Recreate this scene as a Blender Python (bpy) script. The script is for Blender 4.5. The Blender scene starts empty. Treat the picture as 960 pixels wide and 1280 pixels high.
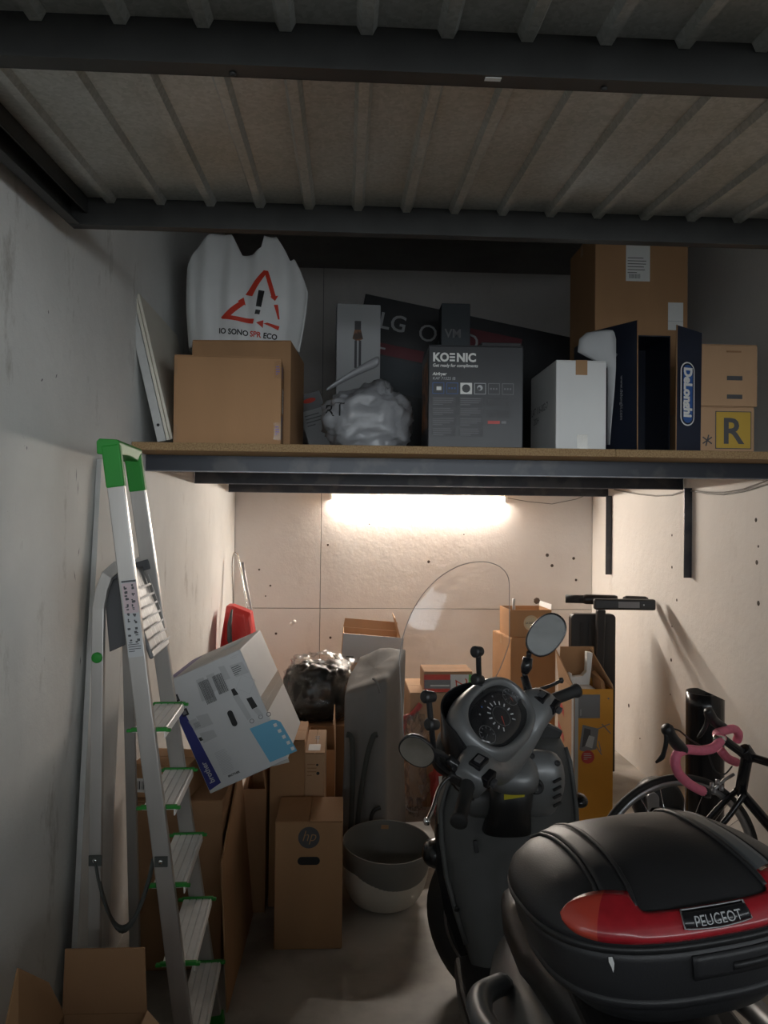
import bpy, bmesh, math, random
from mathutils import Vector, Matrix, noise
V = Vector
R = math.radians
random.seed(7)
C = bpy.context.scene.collection
SC = bpy.context.scene

# ---------------------------------------------------------------- camera
CAMZ = 1.6
F = 960.0
yaw, pitch, roll = math.atan(50/F), math.atan(12.5/F), R(0.6)
fw = V((math.sin(yaw)*math.cos(pitch), math.cos(yaw)*math.cos(pitch), math.sin(pitch)))
r0 = fw.cross(V((0, 0, 1))).normalized()
u0 = r0.cross(fw)
cr = r0*math.cos(roll) + u0*math.sin(roll)
cu = u0*math.cos(roll) - r0*math.sin(roll)
cam = bpy.data.objects.new('camera', bpy.data.cameras.new('camera'))
C.objects.link(cam)
cam.matrix_world = Matrix(((cr.x, cu.x, -fw.x, 0), (cr.y, cu.y, -fw.y, 0), (cr.z, cu.z, -fw.z, CAMZ), (0, 0, 0, 1)))
cam.data.sensor_fit = 'HORIZONTAL'
cam.data.sensor_width = 36
cam.data.lens = 36*F/960
cam.data.clip_start = 0.05
SC.camera = cam
# ---------------------------------------------------------------- world, exposure
w = bpy.data.worlds.new('overcast'); SC.world = w; w.use_nodes = True
bg = w.node_tree.nodes['Background']
bg.inputs[0].default_value = (0.86, 0.95, 1.0, 1)
bg.inputs[1].default_value = 2.0
sun = bpy.data.objects.new('low_daylight', bpy.data.lights.new('low_daylight', 'SUN')); C.objects.link(sun)
sun.data.energy = 5.4; sun.data.angle = R(80); sun.data.color = (.92, .97, 1)
sun.rotation_euler = V((-.22, .97, -.02)).to_track_quat('-Z', 'Y').to_euler()
TUBE = 340.0
SC.view_settings.view_transform = 'Standard'
SC.view_settings.look = 'None'
SC.view_settings.gamma = 1
SC.view_settings.exposure = 0.0
SC.view_settings.use_curve_mapping = False

def ray(u, v):
    return fw*F + cr*(u-480) - cu*(v-640)
def at(u, v, Y):                       # point of the sight line through a pixel at a depth of Y metres
    d = ray(u, v); return V((0, 0, CAMZ)) + d*(Y/d.y)
def atx(u, v, X):
    d = ray(u, v); return V((0, 0, CAMZ)) + d*(X/d.x)
def atz(u, v, Z):
    d = ray(u, v); return V((0, 0, CAMZ)) + d*((Z-CAMZ)/d.z)

# ---------------------------------------------------------------- mesh builder
def frame(o, x, y):
    x = V(x).normalized(); z = x.cross(V(y)).normalized(); y = z.cross(x); o = V(o)
    return Matrix(((x.x, y.x, z.x, o.x), (x.y, y.y, z.y, o.y), (x.z, y.z, z.z, o.z), (0, 0, 0, 1)))
class MB:
    def __init__(s): s.v = []; s.f = []; s.m = []; s.s = []
    def add(s, vs, fs, m=0, sm=False, M=None):
        b = len(s.v)
        for p in vs:
            p = V(p); s.v.append(M @ p if M else p)
        for f in fs:
            s.f.append([b+i for i in f]); s.m.append(m); s.s.append(sm)
        return s
    def box(s, a, b, m=0, M=None):
        x0, y0, z0 = a; x1, y1, z1 = b
        return s.add([(x0,y0,z0),(x1,y0,z0),(x1,y1,z0),(x0,y1,z0),(x0,y0,z1),(x1,y0,z1),(x1,y1,z1),(x0,y1,z1)],
            [(0,3,2,1),(4,5,6,7),(0,1,5,4),(1,2,6,5),(2,3,7,6),(3,0,4,7)], m, False, M)
    def hexa(s, p, m=0): # 8 corners, bottom 4 then top 4
        return s.add(p, [(0,3,2,1),(4,5,6,7),(0,1,5,4),(1,2,6,5),(2,3,7,6),(3,0,4,7)], m)
    def bar(s, p0, p1, w, h, up=(0,0,1), m=0):
        p0, p1 = V(p0), V(p1); d = p1-p0
        M = frame(p0, d, V(up).cross(d) if False else V(up))
        return s.box((0, -w/2, -h/2), (d.length, w/2, h/2), m, M)   # w along up, h across
    def prism(s, pts, z0, z1, m=0, M=None, sm=False):
        n = len(pts)
        vs = [(x, y, z0) for x, y in pts] + [(x, y, z1) for x, y in pts]
        s.add(vs, [tuple(range(n-1, -1, -1)), tuple(range(n, 2*n))], m, False, M)
        return s.add(vs, [(i, (i+1) % n, n+(i+1) % n, n+i) for i in range(n)], m, sm, M)
    def loft(s, rows, m=0, cap=True, sm=True, closed=True, M=None):
        n = len(rows[0]); vs = [p for r in rows for p in r]; fs = []
        k = n if closed else n-1
        for j in range(len(rows)-1):
            for i in range(k):
                fs.append((j*n+i, j*n+(i+1) % n, (j+1)*n+(i+1) % n, (j+1)*n+i))
        if cap:
            fs.append(tuple(range(n-1, -1, -1))); b = (len(rows)-1)*n; fs.append(tuple(range(b, b+n)))
        return s.add(vs, fs, m, sm, M)
    def tube(s, path, r, n=8, m=0, M=None, cap=True, sc=None):
        path = [V(p) for p in path]; rows = []; up = None
        rr = r if isinstance(r, (list, tuple)) else [r]*len(path)
        for i, p in enumerate(path):
            t = (path[min(i+1, len(path)-1)] - path[max(i-1, 0)]).normalized()
            if up is None:
                up = V((0, 0, 1)) if abs(t.z) < .9 else V((1, 0, 0))
            x = t.cross(up).normalized(); up = x.cross(t)
            sx = sc or 1
            rows.append([p + x*(math.cos(a)*rr[i]*sx) + up*(math.sin(a)*rr[i]) for a in [2*math.pi*k/n for k in range(n)]])
        return s.loft(rows, m, cap, True, True, M)
    def lathe(s, prof, n=24, m=0, M=None, sm=True, cap=True):
        rows = [[(r*math.cos(2*math.pi*k/n), r*math.sin(2*math.pi*k/n), z) for k in range(n)] for r, z in prof]
        return s.loft(rows, m, cap, sm, True, M)
    def disc(s, M, r, n=16, m=0, ry=None, off=.001):
        return s.add([(r*math.cos(2*math.pi*k/n), (ry or r)*math.sin(2*math.pi*k/n), off) for k in range(n)], [tuple(range(n))], m, False, M)
    def ring(s, M, r0, r1, n=24, m=0, k=1.0, off=.001, a0=0, a1=360):
        N = n+1; vs = []
        for i in range(N):
            a = R(a0+(a1-a0)*i/n); c, q = math.cos(a), math.sin(a)
            vs += [(r0*c, r0*q*k, off), (r1*c, r1*q*k, off)]
        return s.add(vs, [(2*i, 2*i+1, 2*i+3, 2*i+2) for i in range(n)], m, False, M)
    def rect(s, M, x, y, w, h, m=0, off=.001):
        return s.add([(x,y,off),(x+w,y,off),(x+w,y+h,off),(x,y+h,off)], [(0,1,2,3)], m, False, M)
    def poly(s, M, pts, m=0, off=.001):
        return s.add([(x, y, off) for x, y in pts], [tuple(range(len(pts)))], m, False, M)
    def text(s, M, t, size, x=0, y=0, m=0, off=.0014, bold=0.0, rot=0, sx=1.0, shear=0, ax='LEFT', fn=None):
        cv = bpy.data.curves.new('t', 'FONT'); cv.body = t; cv.size = size; cv.offset = bold*size; cv.shear = shear
        cv.align_x = ax; cv.resolution_u = 3
        ob = bpy.data.objects.new('t', cv); C.objects.link(ob)
        dg = bpy.context.evaluated_depsgraph_get(); me = bpy.data.meshes.new_from_object(ob.evaluated_get(dg))
        c, q = math.cos(R(rot)), math.sin(R(rot)); vs = []
        for p in me.vertices:
            px, py = p.co.x*sx, p.co.y
            X, Y = x + px*c - py*q, y + px*q + py*c
            vs.append(fn(X, Y) if fn else (X, Y, off))
        s.add(vs, [tuple(p.vertices) for p in me.polygons], m, False, M)
        bpy.data.objects.remove(ob); bpy.data.meshes.remove(me); bpy.data.curves.remove(cv)
        return s
    def build(s, name, mats, parent=None, bevel=0, seg=2, sub=0, solid=0, ang=35):
        me = bpy.data.meshes.new(name)
        me.from_pydata([tuple(p) for p in s.v], [], s.f)
        for mt in (mats if isinstance(mats, (list, tuple)) else [mats]): me.materials.append(mt)
        me.polygons.foreach_set('material_index', s.m)
        me.polygons.foreach_set('use_smooth', s.s)
        bm = bmesh.new(); bm.from_mesh(me)
        if s.weld: bmesh.ops.remove_doubles(bm, verts=bm.verts, dist=1e-5)
        if s.fix: bmesh.ops.recalc_face_normals(bm, faces=bm.faces)
        bm.to_mesh(me); bm.free()
        me.update()
        ob = bpy.data.objects.new(name, me); C.objects.link(ob)
        if parent: ob.parent = parent
        if solid:
            md = ob.modifiers.new('solid', 'SOLIDIFY'); md.thickness = solid; md.offset = 0
        if bevel:
            md = ob.modifiers.new('bevel', 'BEVEL'); md.width = bevel; md.segments = seg; md.limit_method = 'ANGLE'; md.angle_limit = R(ang)
        if sub:
            md = ob.modifiers.new('sub', 'SUBSURF'); md.levels = sub; md.render_levels = sub
        return ob
    weld = True; fix = True
class PB(MB):                              # flat print: keeps its facing
    weld = False; fix = False
def tag(o, label=None, cat=None, group=None, kind=None):
    if label: o['label'] = label
    if cat: o['category'] = cat
    if group: o['group'] = group
    if kind: o['kind'] = kind
    return o
def thing(name, label, cat, loc, rot=(0,0,0), group=None):
    o = bpy.data.objects.new(name, None); o.empty_display_size = .1; C.objects.link(o)
    o.location = loc; o.rotation_euler = rot
    return tag(o, label, cat, group)
def lab(o, l): o['label'] = l; return o

# ---------------------------------------------------------------- materials
def mat(name, col, rough=.6, metal=0.0, var=0.0, scale=20, bump=0.0, bscale=60, stretch=(1,1,1), col2=None, spec=.5, coat=0, emit=None, estr=0, c2lo=.45, c2hi=.62, detail=4):
    m = bpy.data.materials.new(name); m.use_nodes = True
    nt = m.node_tree; b = nt.nodes['Principled BSDF']
    b.inputs['Base Color'].default_value = (*col, 1); b.inputs['Roughness'].default_value = rough
    b.inputs['Metallic'].default_value = metal; b.inputs['Specular IOR Level'].default_value = spec
    b.inputs['Coat Weight'].default_value = coat
    if emit: b.inputs['Emission Color'].default_value = (*emit, 1); b.inputs['Emission Strength'].default_value = estr
    if var or bump or col2:
        tc = nt.nodes.new('ShaderNodeTexCoord'); mp = nt.nodes.new('ShaderNodeMapping'); mp.inputs['Scale'].default_value = stretch
        nt.links.new(tc.outputs['Object'], mp.inputs[0])
    if var or col2:
        n = nt.nodes.new('ShaderNodeTexNoise'); n.inputs['Scale'].default_value = scale; n.inputs['Detail'].default_value = detail
        nt.links.new(mp.outputs[0], n.inputs[0])
        rp = nt.nodes.new('ShaderNodeValToRGB')
        c2 = col2 or tuple(c*(1-var) for c in col); c1 = col if col2 else tuple(min(1, c*(1+var)) for c in col)
        rp.color_ramp.elements[0].position = c2lo if col2 else .3; rp.color_ramp.elements[1].position = c2hi if col2 else .7
        rp.color_ramp.elements[0].color = (*c2, 1); rp.color_ramp.elements[1].color = (*c1, 1)
        nt.links.new(n.outputs[0], rp.inputs[0]); nt.links.new(rp.outputs[0], b.inputs['Base Color'])
    if bump:
        n2 = nt.nodes.new('ShaderNodeTexNoise'); n2.inputs['Scale'].default_value = bscale; n2.inputs['Detail'].default_value = 3
        nt.links.new(mp.outputs[0], n2.inputs[0])
        bp = nt.nodes.new('ShaderNodeBump'); bp.inputs['Strength'].default_value = bump; bp.inputs['Distance'].default_value = .01
        nt.links.new(n2.outputs[0], bp.inputs['Height']); nt.links.new(bp.outputs[0], b.inputs['Normal'])
    return m
def clear(name, tint=(.97,.97,.97), rough=.05, gl=.12, bump=0, haze=0.0):
    m = bpy.data.materials.new(name); m.use_nodes = True; nt = m.node_tree
    for n in list(nt.nodes): nt.nodes.remove(n)
    out = nt.nodes.new('ShaderNodeOutputMaterial'); tr = nt.nodes.new('ShaderNodeBsdfTransparent'); tr.inputs[0].default_value = (*tint, 1)
    g = nt.nodes.new('ShaderNodeBsdfGlossy'); g.inputs['Roughness'].default_value = rough
    lw = nt.nodes.new('ShaderNodeLayerWeight'); lw.inputs['Blend'].default_value = .5
    pw = nt.nodes.new('ShaderNodeMath'); pw.operation = 'POWER'; pw.inputs[1].default_value = 4.0; nt.links.new(lw.outputs['Facing'], pw.inputs[0])
    ma = nt.nodes.new('ShaderNodeMath'); ma.operation = 'MULTIPLY_ADD'; ma.inputs[1].default_value = .35; ma.inputs[2].default_value = gl*.15; nt.links.new(pw.outputs[0], ma.inputs[0])
    mx = nt.nodes.new('ShaderNodeMixShader')
    nt.links.new(ma.outputs[0], mx.inputs[0]); nt.links.new(tr.outputs[0], mx.inputs[1]); nt.links.new(g.outputs[0], mx.inputs[2])
    last = mx
    if haze:
        df = nt.nodes.new('ShaderNodeBsdfDiffuse'); df.inputs[0].default_value = (.8,.8,.8,1)
        m2 = nt.nodes.new('ShaderNodeMixShader'); m2.inputs[0].default_value = haze
        nt.links.new(mx.outputs[0], m2.inputs[1]); nt.links.new(df.outputs[0], m2.inputs[2]); last = m2
    if bump:
        tc = nt.nodes.new('ShaderNodeTexCoord'); n2 = nt.nodes.new('ShaderNodeTexNoise'); n2.inputs['Scale'].default_value = 30
        nt.links.new(tc.outputs['Object'], n2.inputs[0])
        bp = nt.nodes.new('ShaderNodeBump'); bp.inputs['Strength'].default_value = bump; bp.inputs['Distance'].default_value = .02
        nt.links.new(n2.outputs[0], bp.inputs['Height']); nt.links.new(bp.outputs[0], g.inputs['Normal']); nt.links.new(bp.outputs[0], lw.inputs['Normal'])
    nt.links.new(last.outputs[0], out.inputs[0])
    return m
def wallmat(name, base, smudge, dark, amt=.5):
    # plaster: broad tone, scuffs, fine trowel relief
    m = bpy.data.materials.new(name); m.use_nodes = True; nt = m.node_tree; b = nt.nodes['Principled BSDF']
    b.inputs['Roughness'].default_value = .8; b.inputs['Specular IOR Level'].default_value = .25
    tc = nt.nodes.new('ShaderNodeTexCoord')
    def nz(sc, det, rough=.6, st=(1,1,1)):
        mp = nt.nodes.new('ShaderNodeMapping'); mp.inputs['Scale'].default_value = st; nt.links.new(tc.outputs['Object'], mp.inputs[0])
        n = nt.nodes.new('ShaderNodeTexNoise'); n.inputs['Scale'].default_value = sc; n.inputs['Detail'].default_value = det; n.inputs['Roughness'].default_value = rough
        nt.links.new(mp.outputs[0], n.inputs[0]); return n.outputs[0]
    def ramp(src, a, b_, c0, c1):
        r = nt.nodes.new('ShaderNodeValToRGB'); r.color_ramp.elements[0].position = a; r.color_ramp.elements[1].position = b_
        r.color_ramp.elements[0].color = (*c0, 1); r.color_ramp.elements[1].color = (*c1, 1); nt.links.new(src, r.inputs[0]); return r.outputs[0]
    def mul(a, b_, f):
        x = nt.nodes.new('ShaderNodeMixRGB'); x.blend_type = 'MULTIPLY'; x.inputs[0].default_value = f
        nt.links.new(a, x.inputs[1]); nt.links.new(b_, x.inputs[2]); return x.outputs[0]
    c = ramp(nz(1.6, 6), .35, .65, smudge, base)
    c = mul(c, ramp(nz(5, 8, .75, (1, 1, .4)), .30, .42, (.62,.60,.57), (1,1,1)), amt)
    c = mul(c, ramp(nz(16, 8, .8, (1, 1, .35)), .27, .33, dark, (1,1,1)), amt)
    nt.links.new(c, b.inputs['Base Color'])
    bp = nt.nodes.new('ShaderNodeBump'); bp.inputs['Strength'].default_value = .35; bp.inputs['Distance'].default_value = .01
    nt.links.new(nz(14, 6, .7), bp.inputs['Height']); nt.links.new(bp.outputs[0], b.inputs['Normal'])
    return m
def galvmat():
    m = mat('galvanised', (.30,.295,.28), .42, .5, var=.12, scale=5)
    nt = m.node_tree; b = nt.nodes['Principled BSDF']
    tc = nt.nodes.new('ShaderNodeTexCoord'); vo = nt.nodes.new('ShaderNodeTexVoronoi'); vo.inputs['Scale'].default_value = 120
    nt.links.new(tc.outputs['Object'], vo.inputs[0])
    rp = nt.nodes.new('ShaderNodeValToRGB'); rp.color_ramp.elements[0].color = (.44,.45,.425,1); rp.color_ramp.elements[1].color = (.56,.57,.545,1)
    sp = nt.nodes.new('ShaderNodeSeparateColor'); nt.links.new(vo.outputs['Color'], sp.inputs[0]); nt.links.new(sp.outputs[0], rp.inputs[0])
    n = nt.nodes.new('ShaderNodeTexNoise'); n.inputs['Scale'].default_value = 3; n.inputs['Detail'].default_value = 6; nt.links.new(tc.outputs['Object'], n.inputs[0])
    r2 = nt.nodes.new('ShaderNodeValToRGB'); r2.color_ramp.elements[0].position = .35; r2.color_ramp.elements[1].position = .65
    r2.color_ramp.elements[0].color = (.80,.77,.72,1); r2.color_ramp.elements[1].color = (1,1,1,1); nt.links.new(n.outputs[0], r2.inputs[0])
    x = nt.nodes.new('ShaderNodeMixRGB'); x.blend_type = 'MULTIPLY'; x.inputs[0].default_value = 1
    nt.links.new(rp.outputs[0], x.inputs[1]); nt.links.new(r2.outputs[0], x.inputs[2]); nt.links.new(x.outputs[0], b.inputs['Base Color'])
    return m
M = {}
M['wall_l'] = wallmat('plaster_left', (.74,.74,.72), (.64,.64,.62), (.30,.29,.28), .85)
M['wall_b'] = wallmat('plaster_back', (.76,.73,.70), (.70,.66,.63), (.4,.36,.34), .25)
M['wall_r'] = wallmat('plaster_right', (.78,.75,.71), (.73,.70,.66), (.45,.4,.36), .2)
M['ceil'] = wallmat('ceiling_concrete', (.34,.33,.31), (.26,.25,.24), (.3,.3,.3), .6)
M['floor'] = mat('concrete_floor', (.50,.47,.43), .55, 0, scale=2.6, bump=.12, bscale=25, col2=(.25,.23,.20), c2lo=.40, c2hi=.60, detail=10)
M['ground'] = mat('asphalt', (.07,.07,.07), .9, 0, var=.2, scale=30)
M['galv'] = galvmat()
M['rail'] = mat('dark_galvanised_rail', (.032,.032,.031), .5, .3, var=.25, scale=9)
M['beam'] = mat('dark_painted_steel', (.022,.026,.036), .38, .2, var=.35, scale=8, col2=(.05,.05,.055), c2lo=.38, c2hi=.5)
M['beam_edge'] = mat('worn_steel_edge', (.16,.165,.18), .4, .6, var=.2)
M['chip'] = mat('chipboard', (.36,.235,.115), .8, 0, scale=160, col2=(.24,.145,.065), c2lo=.35, c2hi=.6, bump=.2, bscale=120)
M['card'] = mat('cardboard', (.40,.228,.118), .82, 0, var=.07, scale=6, bump=.05, bscale=200, stretch=(1,1,.3), spec=.2)
M['card2'] = mat('cardboard_dark', (.32,.18,.095), .82, 0, var=.08, scale=6, bump=.05, bscale=200, stretch=(1,1,.3), spec=.2)
M['card3'] = mat('cardboard_pale', (.48,.30,.175), .82, 0, var=.06, scale=6, bump=.05, bscale=200, stretch=(1,1,.3), spec=.2)
M['cardin'] = mat('cardboard_inside', (.43,.275,.165), .85, 0, var=.06, scale=8, spec=.2)
M['tape'] = mat('brown_tape', (.36,.20,.085), .3)
M['ctape'] = clear('clear_tape', (.93,.92,.9), .15, .35)
M['white'] = mat('white_card', (.70,.70,.69), .6, 0, var=.03, scale=5)
M['whitep'] = mat('white_printer_card', (.56,.57,.58), .6, 0, var=.03, scale=5)
M['offwhite'] = mat('offwhite_laminate', (.66,.62,.53), .5, 0, var=.05, scale=4)
M['greyedge'] = mat('grey_edge', (.48,.48,.47), .6, 0, var=.08, scale=20)
M['label'] = mat('label_white', (.72,.72,.70), .5)
M['lgrey'] = mat('print_light_grey', (.45,.46,.47), .6)
M['mgrey'] = mat('print_mid_grey', (.2,.2,.21), .6)
M['dgrey'] = mat('print_dark_grey', (.07,.07,.075), .6)
M['black'] = mat('print_black', (.012,.012,.013), .5)
M['blackbox'] = mat('black_glossy_card', (.02,.021,.025), .4, 0, var=.2, scale=5)
M['navy'] = mat('navy_card', (.012,.017,.034), .45, 0, var=.2, scale=5)
M['blue'] = mat('logo_blue', (.03,.10,.32), .5)
M['dblue'] = mat('band_blue', (.022,.028,.17), .5)
M['lblue'] = mat('panel_light_blue', (.14,.42,.62), .5)
M['purple'] = mat('band_purple', (.18,.14,.36), .5)
M['red'] = mat('print_red', (.62,.045,.02), .5)
M['redm'] = mat('print_red_muted', (.50,.06,.05), .5)
M['orange'] = mat('orange_card', (.70,.32,.035), .5, 0, var=.06, scale=5)
M['yellow'] = mat('sign_yellow', (.52,.33,.04), .55)
M['green'] = mat('green_plastic', (.012,.22,.02), .6, 0, var=.06, scale=10)
M['lime'] = mat('print_green', (.15,.55,.12), .5)
M['alu'] = mat('brushed_aluminium', (.42,.40,.38), .36, .6, var=.06, scale=30, stretch=(1,1,.1))
M['alu2'] = mat('tread_aluminium', (.82,.81,.79), .45, .15, var=.05, scale=30)
M['chrome'] = mat('chrome', (.75,.75,.75), .12, 1)
M['steel'] = mat('grey_steel', (.35,.35,.36), .35, .8)
M['platform'] = mat('platform_grey', (.15,.15,.15), .5, .3)
M['strap'] = mat('grey_webbing', (.055,.06,.055), .8)
M['bplast'] = mat('black_plastic', (.014,.014,.015), .42, 0, bump=.05, bscale=300)
M['bgloss'] = mat('black_gloss_plastic', (.012,.012,.014), .22)
M['rubber'] = mat('rubber', (.018,.018,.018), .7)
M['sgrey'] = mat('scooter_grey_paint', (.185,.19,.195), .38, .35, coat=.2)
M['sdark'] = mat('scooter_dark_plastic', (.066,.067,.066), .5, 0, var=.1, scale=12, bump=.04, bscale=300)
M['case'] = mat('case_black_plastic', (.021,.021,.023), .44, 0, var=.12, scale=9, bump=.06, bscale=400)
M['casegrey'] = mat('case_grey_insert', (.11,.12,.13), .4, .2)
M['lens'] = mat('red_reflector', (.34,.012,.02), .26, 0, var=.12, scale=60, coat=.4)
M['lensor'] = mat('orange_red_reflector', (.46,.05,.03), .26, 0, coat=.4)
M['mirror'] = mat('mirror_glass', (.78,.80,.81), .03, 1)
M['screen'] = clear('windscreen_acrylic', (.955,.95,.945), .06, .10, haze=.025)
M['film'] = clear('clear_plastic_film', (.92,.92,.92), .14, .30, bump=.35, haze=.02)
M['bagw'] = mat('white_plastic_bag', (.76,.77,.77), .5, 0, var=.03, scale=5)
M['bagt'] = mat('grey_white_plastic_bag', (.27,.275,.29), .35, 0, var=.25, scale=5, bump=.3, bscale=18)
M['bagb'] = mat('black_plastic_bag', (.012,.013,.012), .3, 0, bump=.3, bscale=9)
M['cloth'] = mat('grey_cover_cloth', (.17,.163,.155), .85, 0, var=.08, scale=6, bump=.1, bscale=40)
M['redp'] = mat('red_plastic', (.50,.02,.02), .4)
M['sheet'] = mat('grey_foam_sheet', (.50,.51,.52), .7, 0, var=.03)
M['foam'] = mat('white_foam', (.80,.79,.76), .8, 0, var=.02)
M['potg'] = mat('grey_pot', (.165,.16,.145), .6, 0, var=.06, scale=8)
M['potw'] = mat('beige_pot', (.56,.52,.45), .6, 0, var=.06, scale=8)
M['soil'] = mat('dark_soil', (.05,.035,.03), .95, 0, var=.4, scale=50)
M['pink'] = mat('pink_bar_tape', (.72,.17,.26), .6, 0, var=.08, scale=60)
M['tubel'] = mat('lit_tube', (1,1,1), .4, emit=(1.0, .895, .785), estr=TUBE)
M['wplast'] = mat('white_plastic', (.75,.75,.73), .45)
M['cable'] = mat('grey_cable', (.23,.22,.20), .6)
M['teal'] = mat('dark_teal_card', (.05,.06,.07), .6)
M['hole'] = mat('anchor_rust', (.07,.05,.04), .8)
M['magenta'] = mat('dark_red_print', (.16,.03,.04), .6)
M['board'] = mat('hardboard', (.13,.085,.05), .7, 0, var=.15, scale=10)
M['glassdash'] = mat('dash_face', (.014,.015,.018), .12, 0, coat=.6)
M['picor'] = mat('picture_orange', (.40,.16,.06), .5, 0, scale=18, col2=(.06,.03,.02), c2lo=.4, c2hi=.6)
# ================================================================ the setting
XL, XR, YB, ZC = -.83, 1.94, 5.92, 3.55
YF = .75
def struct(name, mb, mt, parent=None, **k):
    o = mb.build(name, mt, parent, **k)
    if not parent: o['kind'] = 'structure'
    return o
struct('floor', MB().box((XL-.2, YF-.2, -.12), (XR+.2, YB+.2, 0)), M['floor'])
g = struct('floor', MB().box((-9, -14, -.14), (9, YF-.2, -.02)), M['ground']); g['label'] = 'asphalt lane outside the garage door'
g = struct('ceiling', MB().box((-5, -4.5, 2.66), (7, YF-.2, 2.86)), M['ceil']); g['label'] = 'added unseen roof slab over the lane, keeping steep sky light out of the garage'  # added slab, out of view, cuts off the steep sky light
struct('wall_light_block', MB().box((-4, -1.35, -.02), (4.2, -1.15, 1.40)), M['ceil'])  # unseen low wall, added to keep daylight off the lower things
wl = struct('wall_left', MB().box((XL-.2, YF, 0), (XL, YB+.2, ZC)), M['wall_l'])
wr = struct('wall_right', MB().box((XR, YF, 0), (XR+.2, YB+.2, ZC)), M['wall_r'])
struct('ceiling', MB().box((XL-.2, YF-.2, ZC), (XR+.2, YB+.2, ZC+.15)), M['ceil'])
struct('wall_front', MB().box((XL-.2, YF-.2, 2.66), (XR+.2, YF, ZC)).box((XL-1.6, YF-.2, 0), (XL, YF, 3.7)).box((XR, YF-.2, 0), (XR+1.6, YF, 3.7)), M['wall_l'])
wb = struct('wall_back', MB().box((XL, YB, 0), (XR, YB+.2, ZC)), M['ceil'])
xs, zs = at(400, 760, YB).x, at(560, 761, YB).z
for (x0, x1, z0, z1) in ((XL+.003, xs-.0025, .005, zs-.0025), (xs+.0025, XR-.003, .005, zs-.0025), (XL+.003, xs-.0025, zs+.0025, ZC), (xs+.0025, XR-.003, zs+.0025, ZC)):
    MB().box((x0, YB-.012, z0), (x1, YB-.001, z1)).build('wall_panel', M['wall_b'], wb, bevel=.0015)
def hole(p, nrm, r, par):
    t = V((0, 0, 1)).cross(nrm)
    mb = MB().lathe([(r*.25, -.002), (r, .0005), (r*.7, .002), (r*.3, .0015)], 7, M=frame(p, t, (0, 0, 1)))
    mb.build('anchor_hole', M['hole'], par)
for u, v, r in ((945,650,.011),(948,683,.007),(946,703,.012),(948,754,.013),(840,669,.008),(840,709,.009),(846,750,.009),(840,783,.007),(839,825,.011),(786,882,.014),(800,923,.006),(838,868,.006)):
    hole(atx(u, v, XR), V((-1, 0, 0)), r, wr)
for u, v, r in ((338,732,.008),(324,712,.008),(413,797,.010),(410,681,.009),(536,702,.012),(717,698,.012),(720,725,.010),(684,694,.014),(690,707,.013),(671,751,.026),(332,745,.006),(345,792,.010),(580,668,.005),(462,655,.006)):
    hole(at(u, v, YB-.012), V((0, -1, 0)), r, wb)
for u, v in ((368,777),(364,780)):
    p = at(u, v, YB-.014); MB().lathe([(.012,0),(.016,.006),(.008,.012),(.002,.013)], 8, M=frame(p, (1,0,0), (0,0,1))).build('plaster_blob', M['wall_b'], wb)
# scuffs and knocks on the left wall
for u, v, h, tl in ((95,594,.045,0),(97,610,.05,2),(98,690,.03,20),(60,390,.012,0),(93,720,.04,-25),(100,826,.03,10),(52,475,.02,60),(70,470,.02,40),(98,1030,.05,60),(118,1090,.02,0),(97,1145,.02,0),(33,560,.012,0)):
    p = atx(u, v, XL)
    a = R(tl); d = V((0, math.sin(a), math.cos(a)))*h/2; n = V((0, d.z, -d.y)).normalized()*.0035
    MB().add([p+d+V((.0012,0,0)), p+n+V((.0012,0,0)), p-d+V((.0012,0,0)), p-n+V((.0012,0,0))], [(0,1,2,3)]).build('scuff', M['mgrey'], wl)

# ---- overhead up-and-over door leaf
X0, X1, YA, YE = -.775, 1.885, -1.55, .83
def chan(mb, x0, x1, y0, y1, z0, z1, side):
    mb.box((x0, y0, z0), (x1, y1, z1))
RH = -.078
fr = MB()
fr.box((X0, YA, RH), (X0+.004, YE, .012)).box((X0, YA, RH), (X0+.03, YE, RH+.004)).box((X0+.045, YA, -.045), (X0+.049, YE, .004)).box((X0, YA, .004), (X0+.06, YE, .012))
fr.box((X1-.004, YA, RH), (X1, YE, .012)).box((X1-.03, YA, RH), (X1, YE, RH+.004)).box((X1-.06, YA, .004), (X1, YE, .012))
door = fr.build('door_1', M['rail']); door['kind'] = 'structure'; door['label'] = 'galvanised corrugated up-and-over garage door standing open overhead'
door.location = (0, 1.38, 2.452); door.rotation_euler = (R(3.4), 0, 0)
rails = [YA, -.72, -.045, YE]
for i, y in enumerate(rails):
    wdt = .032
    r_ = MB().box((X0+.004, y-wdt, RH), (X1-.004, y-wdt+.004, 0)).box((X0+.004, y-.004, RH), (X1-.004, y, 0)).box((X0+.004, y-wdt, RH), (X1-.004, y, RH+.005)).box((X0+.004, y-wdt-.012, RH-.001), (X1-.004, y-wdt+.004, RH+.003))
    r_.build('cross_rail', M['rail'], door)
for i in range(3):
    ya, yb = rails[i]+.002, rails[i+1]-.034
    n, pit, prof = 19, .1385, []
    x = X0+.05; prof.append((x, 0)); x += .045
    for k in range(n):
        if x+.05 > X1-.02: break
        prof += [(x, 0), (x+.008, -.015), (x+.027, -.015), (x+.035, 0)]; x += pit
    prof.append((X1-.006, 0))
    n = len(prof); vs = [(a, ya, b) for a, b in prof] + [(a, yb, b) for a, b in prof]
    MB().add(vs, [(j, j+1, n+j+1, n+j) for j in range(n-1)]).build('corrugated_sheet', M['galv'], door, solid=.0016)
    MB().box((X0+.05, ya, .014), (X1-.006, yb, .018)).build('backing_sheet', M['rail'], door)
sk = MB().box((0,0,0), (.028, .012, .001)).build('sticker', M['label'], door); sk.location = (.235, -.045-.038, RH-.0022)
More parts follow.
